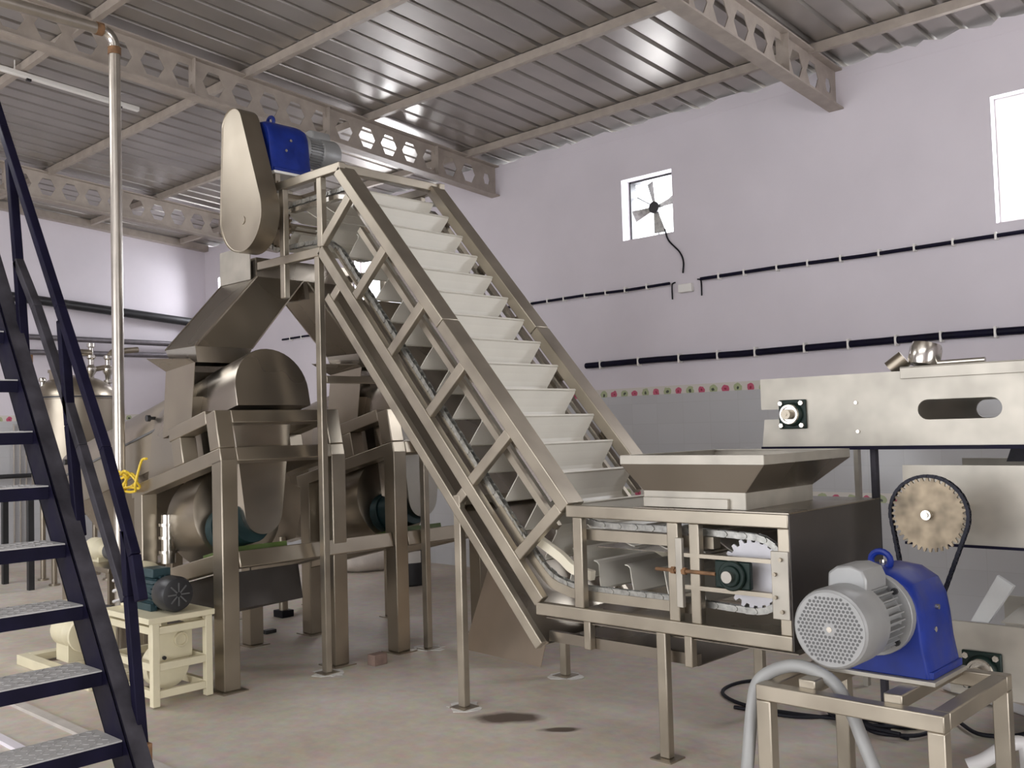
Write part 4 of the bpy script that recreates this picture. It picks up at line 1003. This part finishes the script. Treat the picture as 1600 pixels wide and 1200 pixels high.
cb = [
 ([(-2.85, 5.9, .009), (-3.0, 5.6, .009), (-3.19, 5.35, .009), (-3.16, 5.08, .009), (-2.92, 4.93, .009), (-2.60, 4.95, .009), (-2.30, 5.02, .009), (-2.0, 4.9, .009)], 'black cable making the wide loop on the floor left of the table'),
 ([(-2.95, 4.86, .009), (-2.6, 4.90, .009), (-2.35, 5.10, .009), (-2.1, 5.05, .009), (-1.95, 5.2, .009)], 'black cable lying almost straight behind the table legs'),
 ([(-2.45, 5.2, .022), (-2.3, 5.0, .024), (-2.15, 4.86, .022), (-1.98, 4.93, .02), (-1.95, 5.10, .02), (-2.1, 5.2, .02), (-2.3, 5.15, .02), (-2.35, 4.98, .036), (-2.2, 4.88, .036), (-2.02, 4.86, .036)], 'tangled black cable coil on the floor under the motor table'),
 ([(-2.55, 5.15, .03), (-2.45, 5.0, .03), (-2.28, 4.90, .035), (-2.12, 4.93, .04), (-2.06, 5.06, .03), (-2.2, 5.16, .03), (-2.38, 5.10, .035), (-2.40, 5.0, .05), (-2.25, 4.95, .05), (-2.1, 4.98, .045)], 'black cable with several flat turns at the far side of the coil under the table'),
 ([(-1.9, 5.3, .02), (-1.75, 5.15, .02), (-1.62, 5.2, .02), (-1.55, 5.35, .02)], 'short black cable end curled by the white pipe'),
]
for pts, lab in cb: tag(cable(pts), lab, 'cable', 'black cables on the floor')
for a, b, lab in (((-2.19, 5.93, .026), (-1.62, 5.63, .026), 'longer white plastic pipe lying on the floor behind the table'), ((-1.55, 5.42, .026), (-.9, 5.15, .026), 'white plastic pipe end on the floor at the right edge')):
    mb = MB(); mb.cyl(a, b, .025, n=16); tag(mb.build('white_pipe', 'pvc', loc=a), lab, 'pipe', 'white pipes on the floor')
# leaning sheet under the conveyor
mb = MB(); mb.sheet([(-5.25, 4.98, .004), (-4.44, 4.91, .004), (-4.40, 5.22, .95), (-5.10, 5.28, .95)], .004)
tag(mb.build('steel_sheet', 'dullsheet', loc=(-4.8, 5.1, 0)), 'large plain steel sheet propped upright under the conveyor incline', 'sheet metal')
# sack and black bin far behind
mb = MB(); rs = []
for k in range(9):
    f = k / 8; z = .005 + .26 * f; sc = math.sqrt(max(.02, 1 - (2 * f - .85) ** 2 * .7))
    rs.append([V((-9.2 + (.34 + .03 * math.sin(5 * a)) * sc * math.cos(a), 7.25 + (.42 + .04 * math.sin(3 * a + f)) * sc * math.sin(a), z)) for a in [j * 2 * PI / 24 for j in range(24)]])
mb.rings(rs); tag(mb.build('sack', 'sack', loc=(-9.2, 7.25, 0)), 'pale woven sack lying on the floor far behind the machines', 'sack')
r = thing('black_drum', 'small black drum with pale label behind the second machine', 'drum', (-7.95, 6.75, 0))
mb = MB(); mb.lathe([(.20, 0), (.215, .02), (.215, .52), (.20, .55), (.001, .56)], (-7.95, 6.75, 0), (0, 0, 1), 28); mb.build('body', 'black', r)
mb = MB(); mb.prism([(-7.95 + .218 * math.cos(a), 6.75 + .218 * math.sin(a), .24) for a in (-1.2, -.9, -.6, -.3, 0)] + [(-7.95 + .216 * math.cos(a), 6.75 + .216 * math.sin(a), .24) for a in (0, -.3, -.6, -.9, -1.2)], (0, 0, .12)); mb.build('label', 'batten', r)
mb = MB(); mb.box(-5.45, -5.37, 4.25, 4.36, 0, .075); tag(mb.build('brick', 'brick', None, .004, loc=(-5.41, 4.3, 0)), 'small reddish brick piece on the floor between the machine legs', 'brick')
mb = MB(); mb.box(-7.0, -6.94, 4.40, 4.50, 0, .03); tag(mb.build('wood_scrap', 'black', None, .004, loc=(-6.97, 4.45, 0)), 'small dark scrap on the floor under the first machine', 'scrap')
sp_ = thing('machine_foot', 'thin steel post with black rubber foot under the drum machines', 'post', (-7.49, 4.93, 0))
MB().cyl((-7.49, 4.93, .06), (-7.49, 4.93, .70), .04, n=16).build('post', 'steel', sp_)
MB().box(-7.56, -7.42, 4.87, 4.99, 0, .06).build('rubber_foot', 'rubber', sp_, .004)
# kerb of the floor drain by the stairs
struct(MB().box(-8.5, -3.9, 2.27, 2.33, 0, .02).build('trim_10', mat('pale kerb', (.50, .46, .42), 0, .8, .1, 8)))
struct(MB().box(-8.5, -4.9, 1.95, 2.0, 0, .02).build('trim_11', M['wall']))

# ------------------------------------------------------------------ light
W = bpy.data.worlds.new('World'); S.world = W; W.use_nodes = True
bg = W.node_tree.nodes['Background']; bg.inputs['Color'].default_value = (.93, .95, 1.0, 1); bg.inputs['Strength'].default_value = 6.0
def area(name, loc, direction, sx, sy, power, col=(1, 1, 1)):
    l = bpy.data.lights.new(name, 'AREA'); l.shape = 'RECTANGLE'; l.size = sx; l.size_y = sy; l.energy = power; l.color = col
    o = bpy.data.objects.new(name, l); COL.objects.link(o); o.location = loc; o.rotation_euler = V(direction).to_track_quat('-Z', 'Z').to_euler(); return o
area('door_daylight', (-5.0, YF - .1, 1.9), (0, 1, .05), 9.0, 3.6, 140, (1, .995, .985))
area('added_overhead_fill', (-2.0, -2.2, 5.25), (0, 0, -1), 6.0, 3.0, 330, (.97, .98, 1))  # added overhead lamp to brighten the floor; the roof has no opening
area('added_overhead_fill', (-9.5, .5, 5.05), (0, 0, -1), 4.0, 2.5, 230, (.97, .98, 1))  # second added lamp under the closed roof, lifts the deep left part
area('side_door_daylight', (XR + .1, .75, 1.7), (-1, 0, .05), 4.4, 3.3, 250, (1, .995, .985))
area('window_daylight', (-1.85, YB + .3, 3.55), (0, -1, -.15), 1.0, .9, 90, (.93, .95, 1))
area('window_daylight', (-9.83, YB + .3, 3.54), (0, -1, -.15), 1.0, .9, 120, (.93, .95, 1))
area('fan_daylight', (-5.63, YB + .4, 3.77), (0, -1, -.1), .6, .6, 25, (.93, .95, 1))
area('fan_daylight', (-13.5, YB + .4, 3.77), (-.25, -1, -.1), .55, .6, 110, (.93, .95, 1))

# ------------------------------------------------------------------ camera
cam = bpy.data.cameras.new('Camera'); co = bpy.data.objects.new('Camera', cam); COL.objects.link(co)
cam.sensor_width = 36; cam.lens = 36 * 1535.29 / 1600; cam.clip_start = .05; cam.clip_end = 100
Rv = V((0.72631659, 0.68676344, -0.0286388)); Uv = V((0.05144522, -0.01276565, 0.99859423)); Fv = V((-0.68543242, 0.72676888, 0.0446026))
mw = Matrix((Rv, Uv, -Fv)).transposed().to_4x4(); mw.translation = V((0, 0, 1.6)); co.matrix_world = mw
S.camera = co
S.view_settings.view_transform = 'Standard'; S.view_settings.look = 'None'; S.view_settings.gamma = 1.0; S.view_settings.use_curve_mapping = False
S.view_settings.exposure = -0.5
S.cycles.use_denoising = True
S.cycles.max_bounces = 8; S.cycles.diffuse_bounces = 4; S.cycles.glossy_bounces = 5
S.cycles.sample_clamp_indirect = 6
